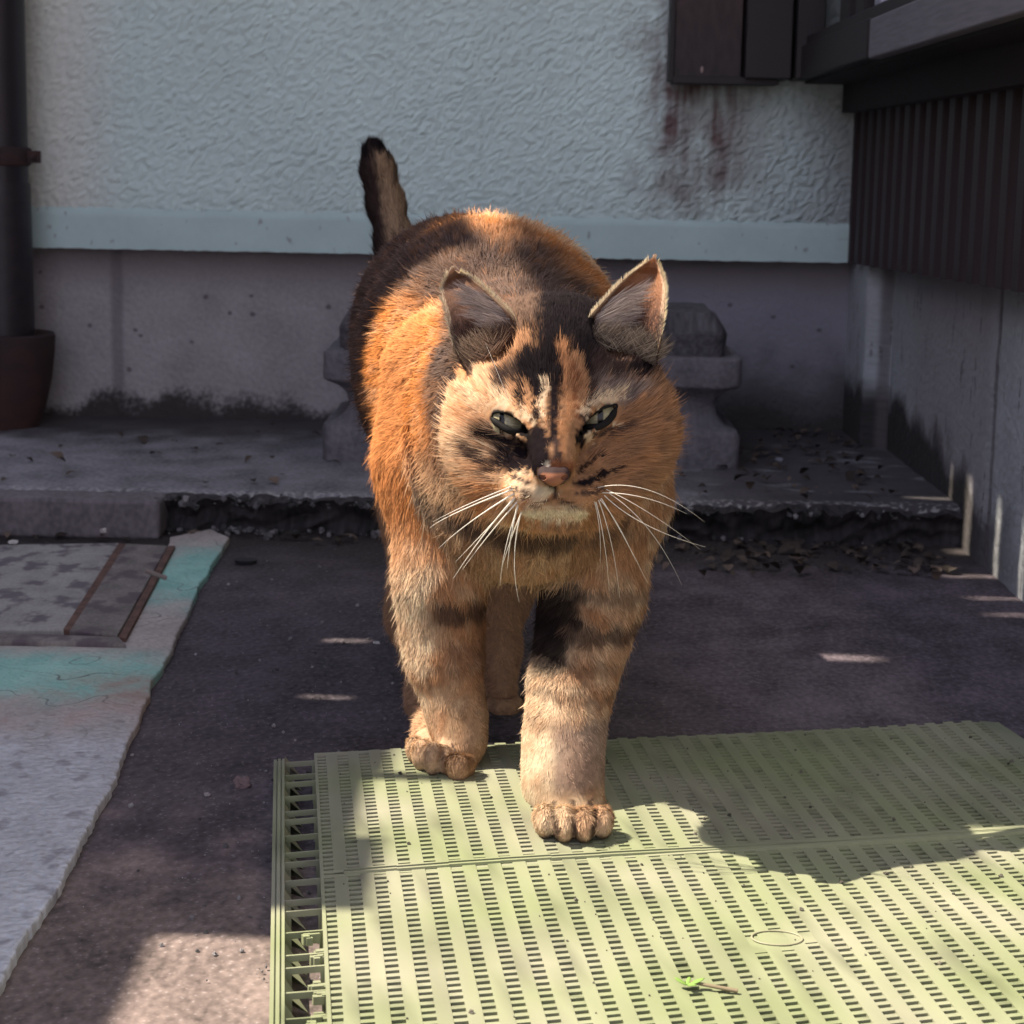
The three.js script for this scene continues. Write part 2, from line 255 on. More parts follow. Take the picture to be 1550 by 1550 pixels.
// bay window over the cladding
{
  const bay = thing('bay_window', 'dark framed bay window with a pale sill projecting from the ribbed wall at top right', 'window');
  const darkM = M({ color: rgb(0.020, 0.014, 0.016), roughness: 0.65 }), pale = M({ map: texture(512, 128, (u, v) => { const t = 0.20 + 0.05 * fbm(u * 30, v * 6, 3); return [t, t * 0.95, t * 1.06]; }, true), roughness: 0.7 });
  const alum = M({ color: rgb(0.42, 0.42, 0.5), roughness: 0.45, metalness: 0.3 });
  const x0 = 0.30, sh = 0.034;
  mesh('sill', box(0.012, sh, 2.35, x0 + 0.006, sillB + sh / 2, -0.58 - 0.0, 0.002), pale, bay);
  mesh('sill_end', box(0.014, sh, 0.42, x0 + 0.006, sillB + sh / 2 + 0.001, -1.97, 0.002), darkM, bay);
  mesh('sill_top', box(0.02, 0.012, 2.75, x0 + 0.014, sillB + sh + 0.006, -0.8, 0.002), darkM, bay);
  mesh('underside', box(0.09, 0.012, 2.78, x0 + 0.055, sillB + 0.003, -0.82), M({ color: rgb(0.012, 0.009, 0.010) }), bay);
  mesh('apron_board', box(0.016, 0.03, 2.78, WX - 0.022, sillB - 0.018, -0.82), M({ color: rgb(0.018, 0.012, 0.014) }), bay);
  mesh('pane', box(0.006, 0.9, 1.55, x0 + 0.03, sillB + sh + 0.462, -0.98), new THREE.MeshPhysicalMaterial({ color: rgb(0.85, 0.9, 0.92), roughness: 0.05, transmission: 1, thickness: 0 }), bay);
  mesh('room_lining', box(0.012, 0.9, 2.6, x0 + 0.075, sillB + sh + 0.46, -0.83), M({ color: rgb(0.035, 0.03, 0.032) }), bay);
  for (const z of [-1.775, -0.2]) mesh('window_stile', box(0.022, 0.9, 0.028, x0 + 0.02, sillB + sh + 0.462, z, 0.002), alum, bay);
  for (const z of [-1.86, -1.95]) mesh('window_stile', box(0.024, 0.9, 0.05, x0 + 0.02, sillB + sh + 0.462, z, 0.002), darkM, bay);
  mesh('window_head', box(0.03, 0.08, 2.75, x0 + 0.018, sillB + sh + 0.952, -0.83, 0.002), darkM, bay);
}
// shutter box on the rear wall
{
  const sb = thing('shutter_box', 'dark brown metal shutter box on the rough wall beside the bay window', 'shutter box');
  const a = U(1017, 122, 2.19), w = U(1122, 122, 2.19).x - a.x, y0 = a.y;
  const bm = M({ map: texture(128, 512, (u, v) => { const t = ss(0.0, 0.16, v), f = 0.02 * fbm(u * 6, v * 30, 3); return [0.026 + 0.03 * t + f, 0.017 + 0.008 * t + f * 0.6, 0.018 + 0.007 * t + f * 0.6]; }, true), roughness: 0.6 });
  const dk = M({ color: rgb(0.018, 0.014, 0.015), roughness: 0.6 });
  mesh('panel', box(w, 1.0, 0.03, a.x + w / 2, y0 + 0.5, -2.205, 0.002), bm, sb);
  mesh('edge_strip', box(0.005, 1.0, 0.036, a.x - 0.001, y0 + 0.5, -2.203, 0.001), dk, sb);
  mesh('bottom_rail', box(w + 0.04, 0.008, 0.037, a.x + w / 2 + 0.02, y0 + 0.001, -2.203, 0.001), dk, sb);
  mesh('post', box(0.05, 1.0, 0.05, a.x + w + 0.027, y0 + 0.503, -2.2, 0.002), dk, sb);
  mesh('post', box(0.03, 1.0, 0.06, a.x + w + 0.07, y0 + 0.503, -2.195, 0.002), dk, sb);
  const screw = mesh('screw', new THREE.SphereGeometry(0.003, 10, 6).scale(0.6, 1.2, 0.5).translate(a.x + 0.032, y0 + 0.012, -2.189), M({ color: rgb(0.4, 0.3, 0.28) }), sb);
  mesh('screw', screw.geometry.clone().translate(0.05, 0, 0.012), screw.material, sb);
}
// drainpipe at the left corner
{
  const pipe = thing('drainpipe', 'dark brown drainpipe with a clamp, standing in a rusty socket at left', 'pipe');
  const top = U(3, 400, 2.17), r = 0.0305, pm = M({ map: texture(256, 512, (u, v) => { const f = fbm(u * 8, v * 30, 4); return [0.028 + 0.012 * f, 0.021 + 0.008 * f, 0.026 + 0.008 * f]; }, true), roughness: 0.5 });
  const rust = M({ map: texture(256, 256, (u, v) => { const f = fbm(u * 9, v * 9, 5), t = ss(0.2, 0.9, v); return [0.034 + 0.025 * t + 0.016 * f, 0.020 + 0.006 * t + 0.006 * f, 0.020 + 0.003 * t]; }, true), roughness: 0.8 });
  const X = top.x, Z = -2.17, yc = U(25, 237, 2.14).y, yj = U(25, 275, 2.14).y, yb = U(40, 507, 2.14).y;
  const lathe = (pts) => new THREE.LatheGeometry(pts.map(([a, b]) => new THREE.Vector2(a, b)), 40).translate(X, 0, Z);
  mesh('pipe', lathe([[r, 3], [r, yj], [r + 0.0022, yj - 0.003], [r + 0.0022, yj - 0.02], [r + 0.003, yb + 0.01], [r + 0.003, yb - 0.05]]), pm, pipe);
  mesh('clamp', mergeGeometries([lathe([[r + 0.001, yc + 0.010], [r + 0.004, yc + 0.008], [r + 0.004, yc - 0.008], [r + 0.001, yc - 0.010]]).toNonIndexed(), box(0.014, 0.013, 0.006, X + r + 0.009, yc, Z + 0.008, 0.001), box(0.006, 0.006, 0.012, X + r + 0.009, yc, Z + 0.008, 0.001)]), rust, pipe);
  mesh('socket', lathe([[r + 0.004, yb - 0.03], [0.050, yb - 0.004], [0.0535, yb], [0.0555, yb - 0.003], [0.0545, yb - 0.02], [0.051, yb - 0.05], [0.044, yb - 0.08], [0.037, yb - 0.1], [0.035, 0.02]]), rust, pipe);
}
// stone plinth behind the cat
{
  const cx = (U(488, 700, 1.97).x + U(1118, 700, 1.97).x) / 2, hw = (U(1118, 700, 1.97).x - U(488, 700, 1.97).x) / 2, zf = G(800, 705, stepH).z, hd = 0.10;
  const yy = (py) => U(1100, py, -zf).y - stepH, zc = zf - hd;
  const ring = (prof, crisp) => {                                                     // rounded rectangles stacked up the profile
    const n = 48, P = [], I = [];
    prof.forEach(([in_, y]) => { for (let k = 0; k < n; k++) { const t = k / n * 2 * Math.PI, c = Math.cos(t), s = Math.sin(t), e = 0.12, X = Math.sign(c) * Math.pow(Math.abs(c), e), Y = Math.sign(s) * Math.pow(Math.abs(s), e); const x = cx + X * (hw - in_), z = zc + Y * (hd - in_), j = 0.0012; P.push(x + j * n3(x * 50, y * 50, z * 50), y + stepH + j * n3(x * 50 + 7, y * 50, z * 50), z + j * n3(x * 50, y * 50 + 7, z * 50)); } });
    for (let q = 0; q < prof.length - 1; q++) for (let k = 0; k < n; k++) { const a = q * n + k, b = q * n + (k + 1) % n; I.push(a, a + n, b, b, a + n, b + n); }
    const g = new THREE.BufferGeometry(); g.setAttribute('position', new THREE.Float32BufferAttribute(P, 3)); g.setIndex(I); const r = crisp ? g.toNonIndexed() : g; r.computeVertexNormals(); return uvBy(r, (x, y, z) => [x * 3, (y + z) * 3]);
  };
  const stone = (k, s) => M({ map: texture(512, 512, (u, v) => { const f = fbm(u * 40, v * 40, 4), m = fbm(u * 7 + s, v * 7, 3), t = k + 0.06 * f + 0.05 * m; return [t, t * 0.93, t * 1.04]; }, true, THREE.MirroredRepeatWrapping), bumpMap: texture(256, 256, (u, v) => 0.5 + 0.4 * fbm(u * 50, v * 50, 3), false, THREE.MirroredRepeatWrapping), bumpScale: 0.0015 });
  const t = thing('stone_plinth', 'carved grey stone plinth with waisted sides standing behind the cat', 'plinth');
  const e0 = yy(655), e1 = yy(590), top = yy(543), cut = 0.021;
  const curve = []; for (let k = 0; k <= 10; k++) { const a = k / 10; curve.push([0.003 + cut * Math.pow(Math.sin(Math.PI * a), 0.55), lerp(e0, e1, a)]); }
  mesh('pedestal', ring([[0.0, 0], [0.0, e0 - 0.006], [0.002, e0 - 0.001], ...curve, [0.0, e1 + 0.003], [0.0, top - 0.003], [0.003, top], [0.09, top + 0.002]]), stone(0.17, 1), t);
  const ty = yy(471) - 0.004;
  mesh('cap_stone', ring([[0.017, top - 0.001], [0.0155, top + 0.022], [0.0165, top + 0.026], [0.027, ty - 0.001], [0.029, ty], [0.09, ty + 0.001]], true), stone(0.085, 5), t);
}
// ---------- the drain mat ----------
const matH = 0.0145;
const mO = G(415, 1146, matH), mR = G(1512, 1086, matH), e1 = V(mR.x - mO.x, 0, mR.z - mO.z).normalize(), mF = G(408, 1550, matH), e2 = V(mF.x - mO.x, 0, mF.z - mO.z).normalize(), skew = e1.dot(e2);
const matW = mO.distanceTo(mR), matD = 0.47;
const matPlace = (s, t, y) => { const p = mO.clone().addScaledVector(e1, s).addScaledVector(e2, t); return [p.x, y + matLift(s, t), p.z]; };
const matLift = (s, t) => 0.0022 * Math.sin(s * 13 + 0.4) * Math.sin(t * 9 + 0.6) - 0.003 * Math.pow(ss(matW - 0.03, matW + 0.005, s), 2) * ss(0.05, 0, t);
const matST = (px, py) => { const p = G(px, py, matH).sub(mO), a = p.dot(e1), b = p.dot(e2), k = 1 - skew * skew; return [(a - skew * b) / k, (b - skew * a) / k]; };   // along the two sides of the mat
const seamT = matST(700, 1313)[1];
{
  const mat = thing('drain_mat', 'pale green plastic slatted drain mat lying under the front paws of the cat', 'mat');
  const plastic = (k) => new THREE.MeshPhysicalMaterial({ vertexColors: true, roughness: 0.5, color: rgb(k, k, k) });
  const tint = (x, z) => { const a = clamp(0.5 + 1.1 * fbm(x * 9, z * 9, 3)), f = fbm(x * 60, z * 60, 3), w = 0.92 + 0.16 * f - 0.3 * ss(0.2, 0.55, fbm(x * 40 + 7, z * 40, 4)) - 0.12 * ss(0, 0.4, fbm(x * 8 + 3, z * 8, 3)); return mixc([0.245, 0.28, 0.15], [0.31, 0.31, 0.225], a).map((c) => c * w); };
  const builder = () => { const P = [], I = [], C = []; return {
    brick(s0, s1, t0, t1, y0, y1, ds = 0, dim = 1) {                            // ds slants the piece along t
      const base = P.length / 3;
      for (const [s, t, y] of [[s0, t0, y0], [s1, t0, y0], [s1 + ds, t1, y0], [s0 + ds, t1, y0], [s0, t0, y1], [s1, t0, y1], [s1 + ds, t1, y1], [s0 + ds, t1, y1]]) { const p = matPlace(s, t, y); P.push(...p); C.push(...tint(p[0], p[2]).map((c) => c * dim)); }
      for (const f of [[4, 6, 5, 4, 7, 6], [0, 1, 2, 0, 2, 3], [3, 2, 6, 3, 6, 7], [1, 0, 4, 1, 4, 5], [2, 1, 5, 2, 5, 6], [0, 3, 7, 0, 7, 4]]) I.push(...f.map((q) => q + base));
    },
    tri(a, b, c) { const base = P.length / 3; for (const q of [a, b, c]) { const p = matPlace(...q); P.push(...p); C.push(...tint(p[0], p[2])); } I.push(base, base + 1, base + 2); },
    geo() { const g = new THREE.BufferGeometry(); g.setAttribute('position', new THREE.Float32BufferAttribute(P, 3)); g.setAttribute('color', new THREE.Float32BufferAttribute(C, 3)); g.setIndex(I); const h = g.toNonIndexed(); h.computeVertexNormals(); return h; } }; };
  const pm = plastic(1); pm.side = THREE.DoubleSide;
  const plate = (t0, t1, s0, off, boss, rot) => {
    const b = builder(), pitch = 0.01175, slot = 0.0056, pz = 0.0056, rows = Math.floor((t1 - t0 - 0.004) / pz), cols = Math.floor((matW - s0 - 0.004) / pitch), y1 = matH, y0 = matH - 0.0028;
    b.brick(s0, matW, t0, t0 + 0.003, y0, y1 + 0.0003); b.brick(s0, matW, t1 - 0.003, t1, y0, y1 + 0.0003);
    for (let c = 0; c <= cols; c++) {
      const a = s0 + (c ? c * pitch - (pitch - slot) : 0), e = c === cols ? matW : s0 + c * pitch;
      const nseg = Math.ceil((t1 - t0) / 0.03);                                // bars in short lengths so that they follow the bend
      for (let k = 0; k < nseg; k++) { const u0 = lerp(t0, t1, k / nseg), u1 = lerp(t0, t1, (k + 1) / nseg); b.brick(a, e, u0, u1, y0 - 0.003, y1); }
      if (c === cols) break;
      for (let r = 0; r < rows; r++) {
        const t = t0 + 0.003 + r * pz, wob = 0.0004 * (rnd() - 0.5);
        const bs = boss && Math.hypot((e + slot / 2 - boss[0]) * 0.8, t - boss[1]);
        if (boss && bs < 0.012) b.brick(e, e + slot, t - 0.0001, t + pz + 0.0001, y0, y1 - 0.0001);
        else b.brick(e, e + slot, t + wob + rot, t + 0.0028 + wob + rot, y0, y1 - 0.00015);
      }
    }
    return b.geo();
  };
  const bossP = G(1176, 1421, matH).sub(mO), boss = matST(1176, 1421);
  const s0 = 0.0222;
  mesh('slatted_plate', plate(0, seamT - 0.0012, s0, 0, null, 0), pm, mat);
  mesh('slatted_plate', plate(seamT + 0.0012, matD, s0, 0, boss, 0.001), pm, mat);
  const seam = builder(); for (let k = 0; k < 16; k++) { const a = lerp(s0 + 0.01, matW - 0.01, k / 16), c = lerp(s0 + 0.01, matW - 0.01, (k + 1) / 16), j = (q) => 0.0006 * n2(q * 40, 3); seam.brick(a, c, seamT - 0.0022 + j(a), seamT - 0.0006 + j(a), matH - 0.003, matH + 0.0014); seam.brick(a, c, seamT + 0.0004 + j(a), seamT + 0.002 + j(a), matH - 0.003, matH + 0.0010); }
  mesh('seam_ridge', seam.geo(), pm, mat);
  const ring = new THREE.TorusGeometry(0.0078, 0.00035, 6, 40).rotateX(Math.PI / 2).scale(1.35, 1, 1).translate(bossP.x + mO.x, matH + 0.0004 + matLift(...boss), bossP.z + mO.z);
  mesh('round_boss', ring, M({ color: rgb(0.29, 0.28, 0.19), roughness: 0.5 }), mat);
  const rail = builder(); for (let k = 0; k < 20; k++) { const t0 = 0.004 + k * (matD - 0.004) / 20, t1 = 0.004 + (k + 1) * (matD - 0.004) / 20; for (const [a, c, y] of [[-0.0002, 0.0014, 0.0138], [0.0014, 0.0021, 0.0128], [0.0021, 0.0036, 0.0142], [0.0036, 0.0043, 0.0130], [0.0043, 0.0056, 0.0140]]) rail.brick(a, c, t0, t1, 0.001, y); }
  mesh('outer_rail', rail.geo(), pm, mat);
  let t = 0.008, k = 0;
  while (t < matD) {                                                             // open rungs along the broken left border, each with its web
    const b = builder(), tilt = -0.0022 + 0.001 * rnd();
    b.brick(0.0056, s0, t, t + 0.0011, 0.0105, 0.0132, 0); 
    b.brick(0.0056, 0.0085, t, t + 0.0011, 0.001, 0.0105, 0); b.brick(s0 - 0.002, s0, t, t + 0.0011, 0.001, 0.0105);
    b.tri([0.0058, t + 0.0005, 0.0125], [0.0058, t - 0.017, 0.0115], [0.0150, t + 0.0005, 0.0040]); b.tri([0.0058, t - 0.017, 0.0115], [0.0058, t - 0.018, 0.001], [0.0150, t + 0.0005, 0.0040]);
    mesh('rung', b.geo(), pm, mat);
    t += k % 3 === 1 ? 0.0125 : 0.0235; k++;
  }
  mesh('border_edge', (() => { const b = builder(); for (let q = 0; q < 16; q++) b.brick(s0 - 0.0006, s0 + 0.001, q * matD / 16, (q + 1) * matD / 16, 0.002, matH + 0.0003); return b.geo(); })(), pm, mat);
  const bits = builder();
  for (const [px, py] of [[472, 1437], [466, 1445], [474, 1482], [466, 1490], [480, 1496], [474, 1530], [466, 1541], [462, 1412]]) { const [s, q] = matST(px, py); for (let i = 0; i < 5; i++) { const a = s + (rnd() - 0.4) * 0.006, c = q + (rnd() - 0.5) * 0.004; bits.brick(a, a + 0.002 + 0.003 * rnd(), c, c + 0.001 + 0.0012 * rnd(), 0.0095, 0.0128 + 0.001 * rnd(), 0.0004); } }
  tagPart(mesh('broken_remnants', bits.geo(), pm, mat), 'torn plastic crumbs left along the broken border');
}
function tagPart(m, label) { m.userData.label = label; m.userData.kind = 'stuff'; return m; }

// ---------- small loose things on the ground ----------
{
  const stoneGeo = (r, sq, s) => { const g = new THREE.IcosahedronGeometry(r, 3), p = g.attributes.position; for (let i = 0; i < p.count; i++) { const v = V(p.getX(i), p.getY(i), p.getZ(i)), k = 1 + 0.35 * n3(v.x / r * 0.9 + s, v.y / r * 0.9, v.z / r * 0.9) + 0.12 * n3(v.x / r * 3 + s, v.y / r * 3, v.z / r * 3); p.setXYZ(i, v.x * k, v.y * k * sq, v.z * k); } g.computeVertexNormals(); return g; };
  const put = (name, px, py, h, r, sq, c, label, cat) => { const q = G(px, py, h); return tag(mesh(name, stoneGeo(r, sq, px).translate(q.x, h + r * sq * 0.5, q.z), M({ color: rgb(...c) })), label, cat); };
  put('soil_clump', 366, 1190, 0, 0.0045, 0.75, [0.17, 0.12, 0.12], 'small brown clump of soil on the dark ground left of the mat', 'clump');
  put('pebble', 314, 1204, 0, 0.0016, 0.7, [0.3, 0.27, 0.28], 'tiny pale pebble beside the brown clump of soil', 'pebble');
  put('pebble', 20, 822, 0.010, 0.0038, 0.45, [0.6, 0.58, 0.56], 'flat white pebble on the drain cover below the kerb stone', 'pebble');
  put('pebble', 157, 806, 0.011, 0.0030, 0.8, [0.5, 0.46, 0.44], 'small upright pale pebble at the foot of the kerb stone', 'pebble');
  put('pebble', 1180, 697, stepH, 0.004, 0.5, [0.3, 0.3, 0.34], 'small grey pebble on the step right of the plinth', 'pebble');
  put('pebble', 570, 975, 0, 0.0022, 0.6, [0.55, 0.53, 0.52], 'tiny white pebble on the dark floor left of the cat legs', 'pebble');
  const stick = G(236, 880, 0.011); tag(mesh('twig', new THREE.CylinderGeometry(0.0016, 0.002, 0.019, 7).rotateZ(1.15).rotateY(0.7).translate(stick.x, 0.0165, stick.z), M({ color: rgb(0.3, 0.24, 0.22) })), 'short pale twig lying across the rusty edge of the drain cover', 'twig');
  const p0 = G(372, 853, 0); tag(mesh('floor_hole', new THREE.CylinderGeometry(0.010, 0.008, 0.004, 24).scale(1, 1, 0.8).translate(p0.x, 0.0014, p0.z), M({ color: rgb(0.02, 0.018, 0.02) })), 'small dark round plug in the floor beside the teal strip', 'plug');
  const sp = G(1040, 1497, matH); const lf = []; for (const [a, L] of [[0.2, 0.0075], [1.3, 0.005], [-0.9, 0.0055], [2.6, 0.006]]) lf.push(new THREE.SphereGeometry(1, 10, 6).scale(L / 2, 0.0004, L / 5).translate(L / 2, 0, 0).rotateZ(0.35).rotateY(a).translate(sp.x, matH + 0.0015, sp.z));
  tag(mesh('green_sprig', mergeGeometries(lf), M({ color: rgb(0.16, 0.27, 0.05), roughness: 0.7 })), 'tiny bright green sprig caught on the sunlit front of the mat', 'sprig');
  const tw = G(1080, 1499, matH); tag(mesh('dry_stalk', new THREE.CylinderGeometry(0.0006, 0.0009, 0.019, 6).rotateZ(1.5).rotateY(-0.25).translate(tw.x, matH + 0.0016, tw.z), M({ color: rgb(0.2, 0.16, 0.1) })), 'thin dry stalk lying beside the green sprig', 'stalk');
  // crumbs of aggregate along the worn edge
  const crumb = (name, n, where, label, cat, size, tone) => {
    const im = new THREE.InstancedMesh(stoneGeo(1, 0.75, 3), M({ color: rgb(1, 1, 1) }), n), m = new THREE.Matrix4(), q = new THREE.Quaternion();
    for (let i = 0; i < n; i++) { const p = where(); const s = size(); q.setFromEuler(new THREE.Euler(rnd() * 6, rnd() * 6, rnd() * 6)); m.compose(p, q, V(s, s, s)); im.setMatrixAt(i, m); im.setColorAt(i, rgb(...tone())); }
    im.name = numbered(name); im.castShadow = im.receiveShadow = true; im.userData = { kind: 'stuff', label, category: cat }; scene.add(im);
  };
  crumb('gravel', 380, () => { const x = rnd() < 0.6 ? lerp(-0.34, -0.1, rnd()) : lerp(-0.1, 0.36, rnd()), d = Math.pow(rnd(), 1.5); return V(x, rnd() < 0.55 ? stepH - 0.003 - 0.006 * rnd() : 0.003, ragged(x) + 0.003 - 0.016 * (1 - d) + 0.02 * rnd() * (rnd() < 0.4 ? 1 : 0)); }, 'pale broken grit along the crumbled edge of the step', 'gravel', () => 0.0008 + 0.0032 * Math.pow(rnd(), 3), () => { const t = 0.04 + 0.24 * Math.pow(rnd(), 2.4); return [t, t * 0.96, t * 0.97]; });
  crumb('grit', 170, () => { const s = 0.03 + (matW - 0.04) * rnd(), t = 0.01 + 0.34 * rnd(), q = matPlace(s, t, matH + 0.0003); return V(...q); }, 'tiny dark crumbs of grit scattered on the green mat', 'grit', () => 0.0003 + 0.0009 * Math.pow(rnd(), 3), () => { const t = 0.03 + 0.12 * rnd(); return [t * 1.1, t, t * 0.8]; });
  crumb('floor_grit', 420, () => { const p = G(430 - 330 * rnd() + 500 * rnd(), 850 + 640 * rnd(), 0); p.y = 0.001; return p; }, 'tiny pale crumbs of grit scattered on the dark yard floor', 'grit', () => 0.0003 + 0.0011 * Math.pow(rnd(), 3), () => { const t = 0.08 + 0.3 * Math.pow(rnd(), 2); return [t, t * 0.94, t * 0.96]; });
  // leaf litter
  const leaf = sheet(6, 4, (u, v) => { const w = Math.sin(Math.PI * Math.pow(u, 0.8)) * 0.33; return [u - 0.5, 0.14 * Math.pow(Math.abs(v - 0.5) * 2, 2) * w + 0.12 * Math.sin(u * 4), (v - 0.5) * 2 * w]; });
  const lm = M({ color: rgb(1, 1, 1), side: THREE.DoubleSide, roughness: 0.8 }), N = 420, im = new THREE.InstancedMesh(leaf, lm, N), mm = new THREE.Matrix4(), qq = new THREE.Quaternion();
  for (let i = 0; i < N; i++) {
    const right = rnd() < 0.72, x = right ? lerp(0.02, 0.37, Math.sqrt(rnd())) : lerp(-0.5, 0.1, rnd()), onStep = rnd() < 0.45;
    const z = onStep ? lerp(-SZ - 0.02, -2.24, Math.pow(rnd(), 0.8)) : -SZ + 0.01 + (right ? 0.14 : 0.04) * Math.pow(rnd(), 1.6);
    const s = 0.005 + 0.012 * rnd(), t = 0.03 + 0.12 * Math.pow(rnd(), 3); qq.setFromEuler(new THREE.Euler((rnd() - 0.5) * 0.9, rnd() * 6.3, (rnd() - 0.5) * 0.9)); mm.compose(V(x, (onStep ? stepH : 0) + 0.003 + 0.002 * rnd(), z), qq, V(s, s, s)); im.setMatrixAt(i, mm); im.setColorAt(i, rgb(t * 1.1, t * 0.8, t * 0.62));
  }
  im.name = 'leaf_litter'; im.castShadow = im.receiveShadow = true; im.userData = { kind: 'stuff', label: 'dark dead leaf litter lying along the step and in the right corner', category: 'leaf litter' }; scene.add(im);
}

// ---------- unseen board fence on the left: heights, gaps and openings shaped to place sun patches ----------
{
  const FX = -1.0, wood = M({ color: rgb(0.16, 0.11, 0.08), roughness: 0.9 });
  const fence = thing('unseen_board_fence', 'unseen weathered board fence left of the yard with gaps and openings shaped for the sun patches', 'fence');
  const board = (z0, z1, h, y0 = 0) => mesh('board', box(0.018, h - y0, z0 - z1, FX, (h + y0) / 2, (z0 + z1) / 2, 0.002), wood, fence);
  const low = [[0.9, 0.6], [0.598, 0.3], [0.298, 0], [-0.002, -0.3], [-0.302, -0.6], [-0.602, -0.73], [-0.732, -0.8605]];
  for (const [a, b] of low) board(a, b, 1.18);
  for (const [a, b, h] of [[-0.861, -0.952, 1.325], [-0.9524, -1.04, 1.306], [-1.0545, -1.166, 1.319], [-1.0405, -1.054, 1.385]]) board(a, b, h);
  let z = -1.1665;
  for (const [g, w] of [[-1.255, 0.007], [-1.402, 0.010], [-1.558, 0.005], [-1.615, 0.006], [-1.698, 0.011], [-1.807, 0.024], [-1.879, 0.008]]) { board(z, g + w / 2, g > -1.5 ? 1.65 : 2.65); z = g - w / 2; }
  for (let b = z; b > -2.3; b -= 0.1) board(b, b - 0.0996, 2.65);
  for (const [a, b, h] of [[-1.012, -1.17, 1.69], [-1.1705, -1.30, 1.725], [-1.3005, -1.395, 1.705], [-1.409, -1.505, 1.68]]) board(a, b, 2.65, h);  // upper boards hung here to cut off stray sun
  for (const [y0, y1, z0, z1] of [[0.2, 1.236, -1.166, -1.52], [1.315, 1.48, -1.166, -1.52], [1.576, 1.604, -1.166, -1.52], [0.2, 1.925, -1.52, -1.75], [0.2, 1.962, -1.7505, -2.3], [1.745, 2.63, -1.012, -1.37], [1.81, 2.63, -1.3705, -1.52], [2.075, 2.63, -1.5205, -2.3]]) mesh('rail', box(0.03, y1 - y0, z0 - z1, FX - 0.025, (y0 + y1) / 2, (z0 + z1) / 2, 0.002), wood, fence);  // deep rails added to mask the gaps and trim the streaks
  for (const [pz, h] of [[-0.3, 1.15], [-1.0, 1.2], [-1.54, 1.9], [-2.25, 2.7]]) mesh('post', box(0.06, h, 0.06, FX - 0.07, h / 2, pz, 0.003), wood, fence);
}
// ---------- the cat ----------
const cat = thing('cat', 'tortoiseshell tabby cat with orange and black fur walking onto the green mat', 'cat');
const PX = 1 / FOCAL;                                                            // one picture pixel per metre of distance
// body as one smooth field: rounded limbs (two ends, two radii) and ellipsoids, joined softly
const prims = [];
const limb = (a, ra, b, rb, k, part) => prims.push({ a, b, ra, rb, k, part, lo: V(Math.min(a.x - ra, b.x - rb), Math.min(a.y - ra, b.y - rb), Math.min(a.z - ra, b.z - rb)), hi: V(Math.max(a.x + ra, b.x + rb), Math.max(a.y + ra, b.y + rb), Math.max(a.z + ra, b.z + rb)) });
const egg = (c, r, k, part, turn) => { const q = turn ? new THREE.Quaternion().setFromEuler(new THREE.Euler(...turn)).invert() : null, m = Math.max(r.x, r.y, r.z); prims.push({ c, r, q, k, part, lo: V(c.x - m, c.y - m, c.z - m), hi: V(c.x + m, c.y + m, c.z + m) }); };
const chain = (pts, k, part) => { for (let i = 0; i + 1 < pts.length; i++) limb(U(pts[i][0], pts[i][1], pts[i][2]), pts[i][3], U(pts[i + 1][0], pts[i + 1][1], pts[i + 1][2]), pts[i + 1][3], k, part); };

// trunk, neck
egg(V(0.006, 0.186, -1.035), V(0.056, 0.070, 0.072), 0.03, 'chest');
egg(V(-0.014, 0.2135, -1.18), V(0.081, 0.086, 0.13), 0.04, 'trunk');
egg(V(-0.034, 0.220, -1.325), V(0.074, 0.076, 0.09), 0.04, 'rump');
egg(V(-0.058, 0.222, -1.385), V(0.048, 0.052, 0.05), 0.03, 'rump');
limb(V(0.006, 0.213, -1.04), 0.050, V(0.018, 0.222, -0.955), 0.040, 0.03, 'neck');
limb(V(0.012, 0.165, -1.0), 0.04, V(0.014, 0.19, -0.955), 0.03, 0.02, 'neck');
// tail
chain([[622, 430, 1.43, 0.016], [600, 375, 1.44, 0.0135], [584, 310, 1.45, 0.0118], [573, 260, 1.45, 0.0106], [566, 232, 1.45, 0.0086]], 0.010, 'tail');
// forelegs
chain([[655, 560, 1.06, 0.026], [662, 700, 1.05, 0.0310], [667, 880, 1.035, 0.0215], [669, 960, 1.035, 0.0180], [674, 1010, 1.03, 0.0155], [692, 1085, 1.025, 0.0128], [698, 1125, 1.018, 0.0120]], 0.016, 'right_foreleg');
chain([[698, 1125, 1.018, 0.0120], [693, 1158, 1.010, 0.0095]], 0.006, 'right_paw');
const toe = (x, y, h, r, up, long, k, part) => { const q = G(x, y, h + 0.0004); egg(V(q.x, q.y + r * up, q.z - r * long * 0.55), V(r, r * up, r * long), k, part); };
for (const [x, y, r] of [[676, 1177, 0.0036], [686, 1184, 0.0042], [699, 1184, 0.0042], [710, 1178, 0.0036]]) toe(x, y, matH, r, 1.7, 1.1, 0.0050, 'right_paw');
chain([[926, 640, 1.04, 0.027], [924, 750, 1.035, 0.0290], [897, 900, 1.02, 0.0240], [880, 975, 1.0, 0.0198], [863, 1045, 0.985, 0.0182], [853, 1120, 0.97, 0.0172], [851, 1185, 0.958, 0.0165], [862, 1222, 0.952, 0.0155]], 0.016, 'left_foreleg');
egg(U(867, 1236, 0.946), V(0.0172, 0.0105, 0.017), 0.007, 'left_paw');
for (const [x, y, r] of [[825, 1273, 0.0058], [854, 1280, 0.0062], [884, 1280, 0.0060], [911, 1274, 0.0056]]) toe(x, y, matH, r, 1.4, 1.7, 0.0009, 'left_paw');
